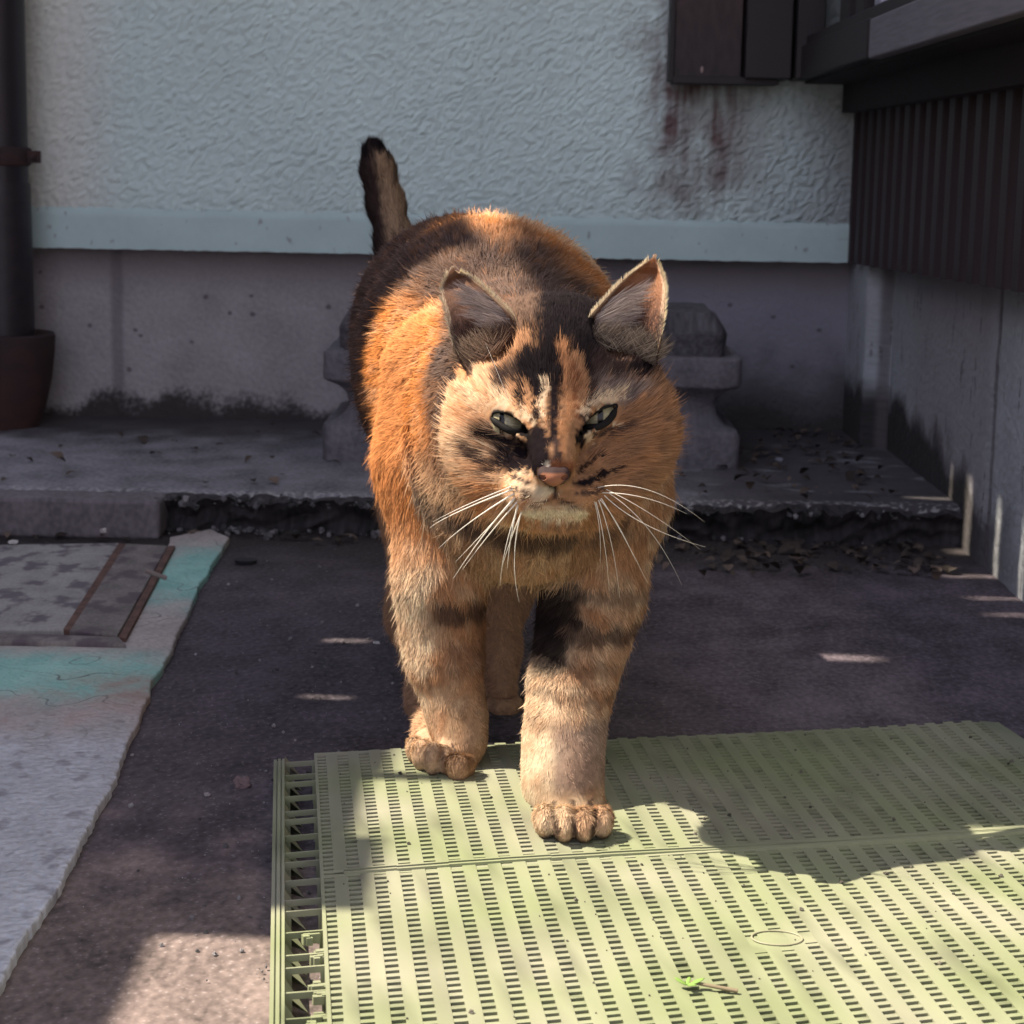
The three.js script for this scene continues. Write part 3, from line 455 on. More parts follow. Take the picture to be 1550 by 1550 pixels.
// hind legs
chain([[650, 560, 1.33, 0.044], [655, 760, 1.27, 0.032], [640, 930, 1.24, 0.020], [654, 1060, 1.15, 0.0115], [652, 1130, 1.07, 0.0095]], 0.018, 'right_hindleg');
limb(U(652, 1130, 1.07), 0.0095, U(646, 1140, 1.046), 0.0088, 0.006, 'right_hindpaw');
for (const [x, y, r] of [[626, 1158, 0.0046], [637, 1170, 0.0054], [654, 1177, 0.0056], [671, 1172, 0.0050]]) toe(x, y, matH, r, 1.6, 1.5, 0.0010, 'right_hindpaw');
chain([[790, 620, 1.33, 0.05], [792, 780, 1.27, 0.038], [762, 900, 1.25, 0.0150], [757, 985, 1.225, 0.0092], [759, 1050, 1.20, 0.0098]], 0.018, 'left_hindleg');
for (const [x, y, r, Z] of [[744, 1070, 0.0052, 1.185], [757, 1075, 0.0058, 1.178], [771, 1075, 0.0058, 1.178], [782, 1069, 0.005, 1.185]]) egg(U(x, y, Z), V(r, r * 1.2, r * 1.5), 0.002, 'left_hindpaw');
// head
const headC = U(840, 584, 0.935);
egg(headC, V(0.044, 0.0425, 0.048), 0.014, 'head');
egg(U(750, 664, 0.922), V(0.0225, 0.027, 0.028), 0.014, 'cheek');
egg(U(940, 654, 0.922), V(0.0245, 0.029, 0.028), 0.014, 'cheek');
egg(U(838, 726, 0.912), V(0.038, 0.022, 0.03), 0.012, 'cheek');
limb(U(838, 615, 0.899), 0.0150, U(838, 702, 0.8715), 0.0098, 0.008, 'bridge');
egg(U(812, 744, 0.8830), V(0.0138, 0.0112, 0.0135), 0.006, 'muzzle');
egg(U(866, 744, 0.8830), V(0.0138, 0.0112, 0.0135), 0.006, 'muzzle');
egg(U(839, 775, 0.891), V(0.0135, 0.0085, 0.0125), 0.006, 'chin');
limb(U(742, 614, 0.908), 0.0075, U(806, 640, 0.889), 0.0078, 0.007, 'brow');
limb(U(938, 602, 0.908), 0.0075, U(868, 641, 0.889), 0.0078, 0.007, 'brow');
// eyes: openings follow the slanted lids
const eyes = [
  { c: U(768, 640, 0.9030), lid: [[742, 631], [751, 624], [763, 624], [775, 628], [787, 635], [797, 643], [803, 654], [805, 663], [797, 656], [786, 653], [771, 650], [757, 643], [748, 637]] },
  { c: U(908, 631, 0.9030), lid: [[934, 614], [925, 614], [912, 617], [898, 626], [887, 635], [878, 645], [873, 656], [871, 665], [880, 653], [890, 647], [907, 644], [920, 637], [929, 626]] },
];
const eyeR = 0.0118;
for (const e of eyes) {
  e.poly = e.lid.map(([x, y]) => { const p = U(x, y, 0.892); return [p.x, p.y]; });
  e.sd = (x, y) => { let d = 1e9, s = 1; const P = e.poly; for (let i = 0, j = P.length - 1; i < P.length; j = i++) { const ex = P[j][0] - P[i][0], ey = P[j][1] - P[i][1], wx = x - P[i][0], wy = y - P[i][1], t = clamp((wx * ex + wy * ey) / (ex * ex + ey * ey)); d = Math.min(d, Math.hypot(wx - ex * t, wy - ey * t)); const c1 = y >= P[i][1], c2 = y < P[j][1], c3 = ex * wy > ey * wx; if ((c1 && c2 && c3) || (!c1 && !c2 && !c3)) s = -s; } return s * d; };
  e.lo = [Math.min(...e.poly.map((p) => p[0])) - 0.006, Math.min(...e.poly.map((p) => p[1])) - 0.006]; e.hi = [Math.max(...e.poly.map((p) => p[0])) + 0.006, Math.max(...e.poly.map((p) => p[1])) + 0.006];
}
const hollow = [[U(740, 502, 0.905), 0.0138, 0.0160, 0.022], [U(943, 494, 0.905), 0.0150, 0.0165, 0.022]];   // the hollows in front of the ears
const near = (x, y) => { for (const e of eyes) if (x > e.lo[0] && x < e.hi[0] && y > e.lo[1] && y < e.hi[1]) return e.sd(x, y); return 1; };
const inv = new THREE.Vector3();
let hit = '';
function primD(p, x, y, z) {
  if (p.c) {
    inv.set(x - p.c.x, y - p.c.y, z - p.c.z); if (p.q) inv.applyQuaternion(p.q);
    const k0 = Math.hypot(inv.x / p.r.x, inv.y / p.r.y, inv.z / p.r.z), k1 = Math.hypot(inv.x / (p.r.x * p.r.x), inv.y / (p.r.y * p.r.y), inv.z / (p.r.z * p.r.z));
    return k1 < 1e-9 ? -Math.min(p.r.x, p.r.y, p.r.z) : k0 * (k0 - 1) / k1;
  }
  const bx = p.b.x - p.a.x, by = p.b.y - p.a.y, bz = p.b.z - p.a.z, ax = x - p.a.x, ay = y - p.a.y, az = z - p.a.z, t = clamp((ax * bx + ay * by + az * bz) / (bx * bx + by * by + bz * bz));
  return Math.hypot(ax - bx * t, ay - by * t, az - bz * t) - lerp(p.ra, p.rb, t);
}
function field(x, y, z, list = prims) {
  let d = 1, best = 1; hit = '';
  for (const p of list) {
    const m = p.k + 0.012; if (x < p.lo.x - m || x > p.hi.x + m || y < p.lo.y - m || y > p.hi.y + m || z < p.lo.z - m || z > p.hi.z + m) continue;
    const e = primD(p, x, y, z); if (e < best) { best = e; hit = p.part; }
    const h = Math.max(p.k - Math.abs(d - e), 0) / p.k; d = Math.min(d, e) - h * h * p.k * 0.25;
  }
  if (y > 0.235 && z > -0.95) for (const h of hollow) { const q = Math.hypot((x - h[0].x) / h[1], (y - h[0].y) / h[2], (z - h[0].z) / h[3]); d = Math.max(d, (1 - q) * Math.min(h[1], h[2])); }
  if (z > -0.915 && y > 0.18) { const q = near(x, y); if (q < 0.004) { const cut = Math.max(q + 0.0002, -0.9075 - z); d = Math.max(d, -cut); } }
  return d;
}
// surface nets over a grid that skips empty blocks
function skin(lo, hi, h, f) {
  const nx = Math.ceil((hi.x - lo.x) / h) + 1, ny = Math.ceil((hi.y - lo.y) / h) + 1, nz = Math.ceil((hi.z - lo.z) / h) + 1, F = new Float32Array(nx * ny * nz).fill(1), B = 6, at = (i, j, k) => (k * ny + j) * nx + i;
  for (let k = 0; k < nz; k += B) for (let j = 0; j < ny; j += B) for (let i = 0; i < nx; i += B) {
    const c = f(lo.x + (i + B / 2) * h, lo.y + (j + B / 2) * h, lo.z + (k + B / 2) * h), far = Math.abs(c) > h * B * 1.6 && c < 0.9;
    for (let c3 = k; c3 < Math.min(k + B, nz); c3++) for (let b = j; b < Math.min(j + B, ny); b++) for (let a = i; a < Math.min(i + B, nx); a++) F[at(a, b, c3)] = far ? c : f(lo.x + a * h, lo.y + b * h, lo.z + c3 * h);
  }
  const id = new Int32Array(nx * ny * nz).fill(-1), P = [], I = [];
  for (let k = 0; k < nz - 1; k++) for (let j = 0; j < ny - 1; j++) for (let i = 0; i < nx - 1; i++) {
    let n = 0, x = 0, y = 0, z = 0, mask = 0; for (let q = 0; q < 8; q++) if (F[at(i + (q & 1), j + (q >> 1 & 1), k + (q >> 2))] < 0) mask |= 1 << q;
    if (mask === 0 || mask === 255) continue;
    for (const [a, b] of EDGES) { const sa = mask >> a & 1, sb = mask >> b & 1; if (sa === sb) continue; const va = F[at(i + (a & 1), j + (a >> 1 & 1), k + (a >> 2))], vb = F[at(i + (b & 1), j + (b >> 1 & 1), k + (b >> 2))], t = va / (va - vb); x += lerp(a & 1, b & 1, t); y += lerp(a >> 1 & 1, b >> 1 & 1, t); z += lerp(a >> 2, b >> 2, t); n++; }
    id[at(i, j, k)] = P.length / 3; P.push(lo.x + (i + x / n) * h, lo.y + (j + y / n) * h, lo.z + (k + z / n) * h);
  }
  const quad = (a, b, c, d, flip) => { if (a < 0 || b < 0 || c < 0 || d < 0) return; flip ? I.push(a, c, b, a, d, c) : I.push(a, b, c, a, c, d); };
  for (let k = 1; k < nz - 1; k++) for (let j = 1; j < ny - 1; j++) for (let i = 1; i < nx - 1; i++) {
    const s = F[at(i, j, k)] < 0;
    if (s !== F[at(i + 1, j, k)] < 0) quad(id[at(i, j - 1, k - 1)], id[at(i, j, k - 1)], id[at(i, j, k)], id[at(i, j - 1, k)], !s);
    if (s !== F[at(i, j + 1, k)] < 0) quad(id[at(i - 1, j, k - 1)], id[at(i - 1, j, k)], id[at(i, j, k)], id[at(i, j, k - 1)], !s);
    if (s !== F[at(i, j, k + 1)] < 0) quad(id[at(i - 1, j - 1, k)], id[at(i, j - 1, k)], id[at(i, j, k)], id[at(i - 1, j, k)], !s);
  }
  const g = new THREE.BufferGeometry(); g.setAttribute('position', new THREE.Float32BufferAttribute(P, 3)); g.setIndex(I); g.computeVertexNormals(); return g;
}
const EDGES = []; for (let a = 0; a < 8; a++) for (const q of [1, 2, 4]) if (!(a & q)) EDGES.push([a, a | q]);

// coat: what colour the hair is at a place on the body
const BLACK = [0.016, 0.012, 0.014], DARK = [0.062, 0.04, 0.036], BROWN = [0.15, 0.095, 0.07], ORANGE = [0.60, 0.235, 0.07], GINGER = [0.39, 0.19, 0.095], TAN = [0.44, 0.235, 0.125], CREAM = [0.74, 0.55, 0.37], BUFF = [0.5, 0.34, 0.21], PALE = [0.7, 0.58, 0.42], GREY = [0.23, 0.175, 0.155], RUST = [0.25, 0.10, 0.05];
const hx = U(838, 718, 0.885), hs = 0.885 * PX, hv = (U(838, 440, 0.93).y - U(838, 718, 0.868).y) / 278;
const faceAt = (p) => [838 + (p.x - hx.x) / (hs * lerp(1, 1.055, ss(-0.88, -0.95, p.z))), 718 - (p.y - U0y) / hv];
const U0y = U(838, 718, 0.868).y;
const seg = (x, y, x1, y1, x2, y2) => { const ex = x2 - x1, ey = y2 - y1, t = clamp(((x - x1) * ex + (y - y1) * ey) / (ex * ex + ey * ey || 1)); return Math.hypot(x - x1 - ex * t, y - y1 - ey * t); };
// markings of the face, and a painted nose glint, as strokes: from, to, half width, softness, colour
const FACE = [
  [760, 470, 815, 455, 22, 14, BROWN], [775, 520, 800, 480, 14, 12, BROWN],
  [772, 570, 800, 560, 18, 18, BROWN], [842, 450, 836, 560, 26, 14, BLACK], [905, 470, 888, 560, 22, 14, BLACK], [870, 455, 885, 530, 24, 14, BLACK], [800, 520, 800, 590, 20, 12, BLACK], [820, 560, 806, 600, 14, 8, BLACK],
  [905, 560, 1000, 560, 17, 14, DARK], [955, 566, 988, 566, 8, 7, BLACK], [905, 592, 955, 600, 14, 12, GREY], [765, 545, 790, 520, 12, 10, TAN],
  [847, 530, 866, 645, 8, 5, GINGER], [866, 545, 884, 640, 6, 4, TAN], [862, 560, 874, 640, 2.5, 2, RUST], [893, 585, 884, 640, 4.5, 3, DARK], [836, 560, 836, 655, 8, 6, BLACK], [852, 640, 850, 690, 8, 6, GINGER], [868, 640, 862, 690, 7, 5, TAN],
  [795, 592, 799, 632, 3.6, 4, TAN], [822, 585, 815, 628, 3, 3, CREAM], [778, 588, 780, 618, 4, 4, TAN], [786, 590, 789, 630, 3.5, 2.5, BLACK], [807, 595, 808, 638, 3.5, 2.5, BLACK], [768, 572, 757, 604, 3.5, 3, DARK], [758, 568, 748, 596, 3, 3, DARK], [746, 604, 770, 617, 5, 4, CREAM],
  [815, 650, 822, 700, 9, 6, BLACK], [840, 665, 838, 700, 7, 6, DARK], [838, 700, 862, 704, 7, 5, RUST],
  [738, 670, 802, 682, 9, 9, BLACK], [797, 692, 774, 702, 11, 10, BLACK], [806, 655, 808, 705, 9, 6, BLACK], [768, 716, 806, 706, 8, 6, BLACK], [716, 692, 752, 718, 7, 8, DARK],
  [876, 672, 940, 652, 3.5, 4, DARK], [872, 656, 880, 684, 4, 3, BLACK], [888, 662, 892, 676, 3, 2, CREAM], [758, 655, 795, 661, 2.4, 2, PALE], [888, 656, 924, 643, 2.4, 2, PALE], [895, 612, 940, 600, 5, 4, CREAM], [878, 628, 896, 614, 4, 3, CREAM], [803, 640, 790, 626, 3, 2, CREAM],
  [786, 738, 820, 750, 9, 6, CREAM], [776, 727, 801, 731, 2.4, 2, DARK], [778, 744, 801, 744, 2.6, 2, DARK], [785, 757, 803, 753, 2, 2, DARK], [856, 748, 892, 757, 11, 7, TAN], [870, 735, 920, 727, 3.6, 2.5, BLACK], [878, 718, 902, 705, 3.4, 3, BLACK], [874, 750, 910, 746, 2.6, 2, DARK],
  [820, 745, 835, 745, 7, 5, PALE], [800, 782, 878, 782, 9, 7, PALE], [838, 738, 838, 758, 1.8, 1.4, DARK], [838, 757, 806, 768, 1.5, 1.6, DARK], [838, 757, 870, 768, 1.5, 1.6, DARK], [812, 712, 838, 740, 3.2, 2, BLACK], [862, 714, 838, 740, 3.2, 2, BLACK], [825, 702, 824, 713, 3.4, 2, [0.8, 0.72, 0.62]],  // last pale stroke is the sun glint beside the nose, painted in
];
const cleft = [[840, 1278], [869, 1280], [898, 1278]].map(([a, b]) => G(a, b, matH).x);
const K0 = { shoulder: U(610, 560, 1.06), shoulder2: U(615, 690, 1.05), back: U(850, 365, 1.2), back2: U(760, 340, 1.3) };
function coat(p, part) {
  const x = p.x, y = p.y, z = p.z, w1 = n3(x * 28, y * 28, z * 28), w2 = n3(x * 70 + 5, y * 70, z * 70), w3 = n3(x * 190, y * 190 + 3, z * 190), tick = n3(x * 420, y * 420, z * 420);
  let c;
  if (/head|cheek|bridge|muzzle|chin|brow/.test(part) || (part === 'ear')) {
    let [a, b] = faceAt(p); a += 3 * w2 + 2.5 * w3 ; b += 3 * w1 + 2.5 * w3; const jit = ss(40, 120, Math.hypot(a - 838, b - 730)); a += (1.5 + 7 * jit) * (rnd() - 0.5); b += (1.5 + 12 * jit) * (rnd() - 0.5);
    const ang = Math.atan2(b - 712, a - 838), rad = Math.hypot(a - 838, b - 712), streak = n2(ang * 9, rad * 0.012) * 0.6 + 0.4 * n2(ang * 26 + 9, rad * 0.02);
    const left = mixc(mixc(CREAM, mixc(ORANGE, TAN, 0.4), clamp(0.62 + 0.6 * streak + 0.35 * w1)), PALE, 0.25 * ss(700, 670, a)), right = mixc(mixc(TAN, GINGER, clamp(0.65 + 0.8 * streak)), mixc(TAN, BROWN, clamp(0.55 - streak)), clamp(0.55 + 0.5 * w2 + 0.35 * streak));
    c = mixc(left, right, ss(780, 850, a));
    c = mixc(c, mixc(BROWN, DARK, clamp(0.5 + w2)), ss(520, 470, b) * 0.85 * ss(1010, 970, a));
    for (const s of FACE) { const d = seg(a, b, s[0], s[1], s[2], s[3]), k = 1 - ss(s[4] - s[5] * 0.5, s[4] + s[5], d + s[5] * 0.5 * w3); if (k > 0) c = mixc(c, s[6], k); }
    const v = 0.86 + 0.2 * tick + 0.12 * w3; return c.map((q) => q * v);
  }
  const tab = clamp(0.45 + 0.5 * w1 + 0.3 * w2);
  const d = (q) => Math.hypot(x - q.x, y - q.y, z - q.z);
  const sable = mixc(mixc(mixc(BROWN, DARK, tab), GREY, 0.35 * clamp(w3 + 0.3)), GINGER, 0.4 * ss(0.25, 0.6, w2));
  const low = ss(0.264, 0.246, y + 0.006 * w1 + 0.1 * (x + 0.06)), orangeK = Math.max(low * ss(0.068, 0.045, d(K0.shoulder) + 0.012 * w1), low * ss(0.085, 0.05, d(K0.shoulder2) + 0.012 * w1), ss(0.10, 0.055, d(K0.back) + 0.012 * w1), ss(0.05, 0.02, d(K0.back2) + 0.012 * w1) * 0.7);
  const front = ss(-1.09, -1.03, z), lowY = ss(0.17, 0.12, y);
  if (part === 'tail') { c = mixc(DARK, BUFF, ss(-0.101, -0.094, x - (y - 0.3) * -0.18) * 0.85); c = mixc(c, BLACK, ss(0.326, 0.336, y + 0.004 * w2)); c = mixc(c, DARK, 0.6 * ss(0.3, 0.6, n2(x * 240, y * 12))); }
  else if (part === 'left_foreleg' || part === 'left_paw') {
    c = mixc(mixc(CREAM, PALE, 0.4), TAN, clamp(0.3 + 0.35 * w2 + 0.3 * w1 + ss(0.02, 0.045, x) * 0.5));  // paler left side: sunlight on the leg put into the hair colour
    const bands = [[0.099, 0.0036, 0.75], [0.117, 0.003, 0.5], [0.083, 0.0022, 0.35], [0.069, 0.0025, 0.45], [0.055, 0.002, 0.3], [0.15, 0.004, 0.3]]; for (const [h, t, k] of bands) c = mixc(c, DARK, k * ss(t * 1.8, t * 0.6, Math.abs(y - h + 0.10 * (x - 0.03) + 0.003 * w2)) * ss(-1.04, -1.0, z));
    const inner = ss(0.037, 0.028, x - (y - 0.1) * 0.3 + 0.004 * w2); c = mixc(c, BLACK, 0.95 * inner * ss(0.074, 0.084, y) * ss(0.126, 0.112, y));
    if (part === 'left_foreleg') c = mixc(c, [0.33, 0.235, 0.19], 0.75 * ss(0.062, 0.052, y) * ss(0.02, 0.026, x) * ss(0.022, 0.03, y)); else { c = mixc(c, CREAM, 0.4); for (const k of cleft) c = mixc(c, DARK, 0.85 * ss(0.0021, 0.0007, Math.abs(x - k)) * ss(0.036, 0.026, y)); }  // toe clefts: dark fur plus the shade between toes, painted together
    if (y < 0.0215) c = mixc(c, BLACK, 0.5 * ss(0.0215, 0.016, y));
  } else if (/right_foreleg|right_paw/.test(part)) {
    c = mixc(mixc(CREAM, PALE, 0.5), TAN, clamp(0.25 + 0.4 * w2 + 0.3 * w1 + 0.7 * ss(-0.046, -0.032, x)));  // left side lightened as the sunlit side, within the hair colour
    c = mixc(c, DARK, 0.85 * ss(0.008, 0.003, Math.abs(y - 0.101 + 0.003 * w2)) * ss(-0.046, -0.036, x));
    c = mixc(c, BROWN, 0.4 * ss(0.09, 0.08, y) * ss(0.06, 0.07, y) * ss(-0.04, -0.03, x)); c = mixc(c, BUFF, 0.6 * ss(0.065, 0.05, y) * ss(-0.036, -0.03, x));
    c = mixc(c, ORANGE, orangeK * ss(0.10, 0.16, y) * 0.9);
  } else if (/hind/.test(part)) { c = mixc(mixc(GINGER, TAN, clamp(0.6 + w2)), CREAM, 0.3); c = mixc(c, sable, ss(0.1, 0.15, y)); if (part === 'right_hindpaw') c = mixc(c, CREAM, 0.55); }
  else {
    c = sable;
    c = mixc(c, mixc(ORANGE, CREAM, clamp(0.06 + 0.35 * w2 + 0.7 * ss(0.07, 0.04, d(K0.back)) + 0.7 * ss(0.19, 0.14, y))), orangeK);  // orange patch on the back turned creamier to carry painted sunlight
    const chest = front * ss(0.20, 0.165, y); let cc = mixc(BUFF, TAN, clamp(0.45 + 0.6 * w2)); cc = mixc(cc, DARK, 0.85 * ss(0.009, 0.004, Math.abs(y - 0.151 - 0.35 * Math.abs(x - 0.018) * 0.4 + 0.003 * w2)));
    cc = mixc(cc, CREAM, 0.5 * ss(-0.02, -0.06, x)); c = mixc(c, cc, chest);
    c = mixc(c, BUFF, 0.7 * ss(0.135, 0.115, y));
    if (part === 'neck' && x > 0.03) c = mixc(c, mixc(TAN, BROWN, clamp(0.4 + 0.5 * w2)), 0.7);
  }
  const v = 0.85 + 0.22 * tick + 0.14 * w3; return c.map((q) => q * v);
}

// ears: hollow shells, open to the front
const earSkin = [];
const earCurve = (pts) => new THREE.CatmullRomCurve3(pts.map((p) => U(...p)));
const ears = [
  { inE: earCurve([[793, 530, 0.916], [784, 488, 0.911], [750, 451, 0.922], [713, 421, 0.935], [694, 413, 0.940]]), outE: earCurve([[704, 562, 0.916], [689, 530, 0.911], [677, 480, 0.920], [669, 438, 0.934], [680, 412, 0.940]]), back: 0.019 },
  { inE: earCurve([[894, 532, 0.916], [888, 490, 0.911], [916, 453, 0.921], [953, 416, 0.934], [985, 393, 0.940]]), outE: earCurve([[992, 556, 0.916], [1001, 512, 0.911], [1006, 465, 0.920], [1004, 422, 0.934], [993, 395, 0.940]]), back: 0.021 },
];
for (const e of ears) {
  e.at = (u, v, out = 0) => { const a = e.inE.getPoint(v), b = e.outE.getPoint(v), p = a.lerp(b, u), s = Math.sin(Math.PI * u), w = Math.pow(1 - v, 0.75) * (0.3 + 0.7 * ss(0, 0.25, 1 - v)); p.z -= s * e.back * w + out; p.y += s * 0.003 * w + out * 0.3 * 0; return p; };
  const n = 26, m = 30, P = [], I = [], idx = (i, j) => j * (n + 1) + i;
  for (const out of [0, 0.0009]) for (let j = 0; j <= m; j++) for (let i = 0; i <= n; i++) { const q = e.at(i / n, j / m, out); P.push(q.x, q.y, q.z); }
  const off = (n + 1) * (m + 1);
  for (let j = 0; j < m; j++) for (let i = 0; i < n; i++) { const a = idx(i, j), b = idx(i + 1, j), c = idx(i, j + 1), d = idx(i + 1, j + 1), f = [a, b, d, a, d, c]; const flip = e.inE.getPoint(0.2).x > e.outE.getPoint(0.2).x; I.push(...f); I.push(...f.map((q) => q + off).reverse()); }
  for (let j = 0; j < m; j++) for (const i of [0, n]) { const a = idx(i, j), c = idx(i, j + 1), f = [a, c, c + off, a, c + off, a + off]; I.push(...(i ? f.reverse() : f)); }
  for (let i = 0; i < n; i++) { const a = idx(i, m), b = idx(i + 1, m); I.push(a, b, b + off, a, b + off, a + off); }
  const g = new THREE.BufferGeometry(); g.setAttribute('position', new THREE.Float32BufferAttribute(P, 3)); g.setIndex(I); g.computeVertexNormals(); e.geo = g;
}

const body = skin(V(-0.15, -0.004, -1.50), V(0.13, 0.36, -0.84), 0.002, field);
{
  const paint = (g, f) => { const p = g.attributes.position, c = new Float32Array(p.count * 3), q = V(0, 0, 0); for (let i = 0; i < p.count; i++) { q.fromBufferAttribute(p, i); c.set(f(q, i), i * 3); } g.setAttribute('color', new THREE.BufferAttribute(c, 3)); return g; };
  paint(body, (q) => { field(q.x, q.y, q.z); const c = coat(q, hit || 'trunk'); return near(q.x, q.y) < 0.0006 && q.z > -0.915 && q.y > 0.18 ? [0.012, 0.01, 0.01] : c.map((k) => k * 0.75); });
  const earGeo = mergeGeometries(ears.map((e, k) => paint(e.geo, (q, i) => { const half = e.geo.attributes.position.count / 2; const warm = [0.30, 0.12, 0.055], hi = [0.3, 0.14, 0.075]; const t = clamp((q.y - 0.25) * 30); return i < half ? mixc([0.2, 0.11, 0.09], k ? warm : hi, t).map((v) => v * (0.9 + 0.2 * n3(q.x * 150, q.y * 150, q.z * 150))) : mixc([0.3, 0.17, 0.1], [0.12, 0.08, 0.06], k ? 0 : 0.6); })));
  body.deleteAttribute('uv'); const all = mergeGeometries([body, earGeo], true);
  const skinM = new THREE.MeshPhysicalMaterial({ vertexColors: true, roughness: 1, specularIntensity: 0 }), earM = new THREE.MeshPhysicalMaterial({ vertexColors: true, roughness: 1, specularIntensity: 0.1, transmission: 0.3, thickness: 0, side: THREE.DoubleSide });
  mesh('body', all, [skinM, earM], cat);
}

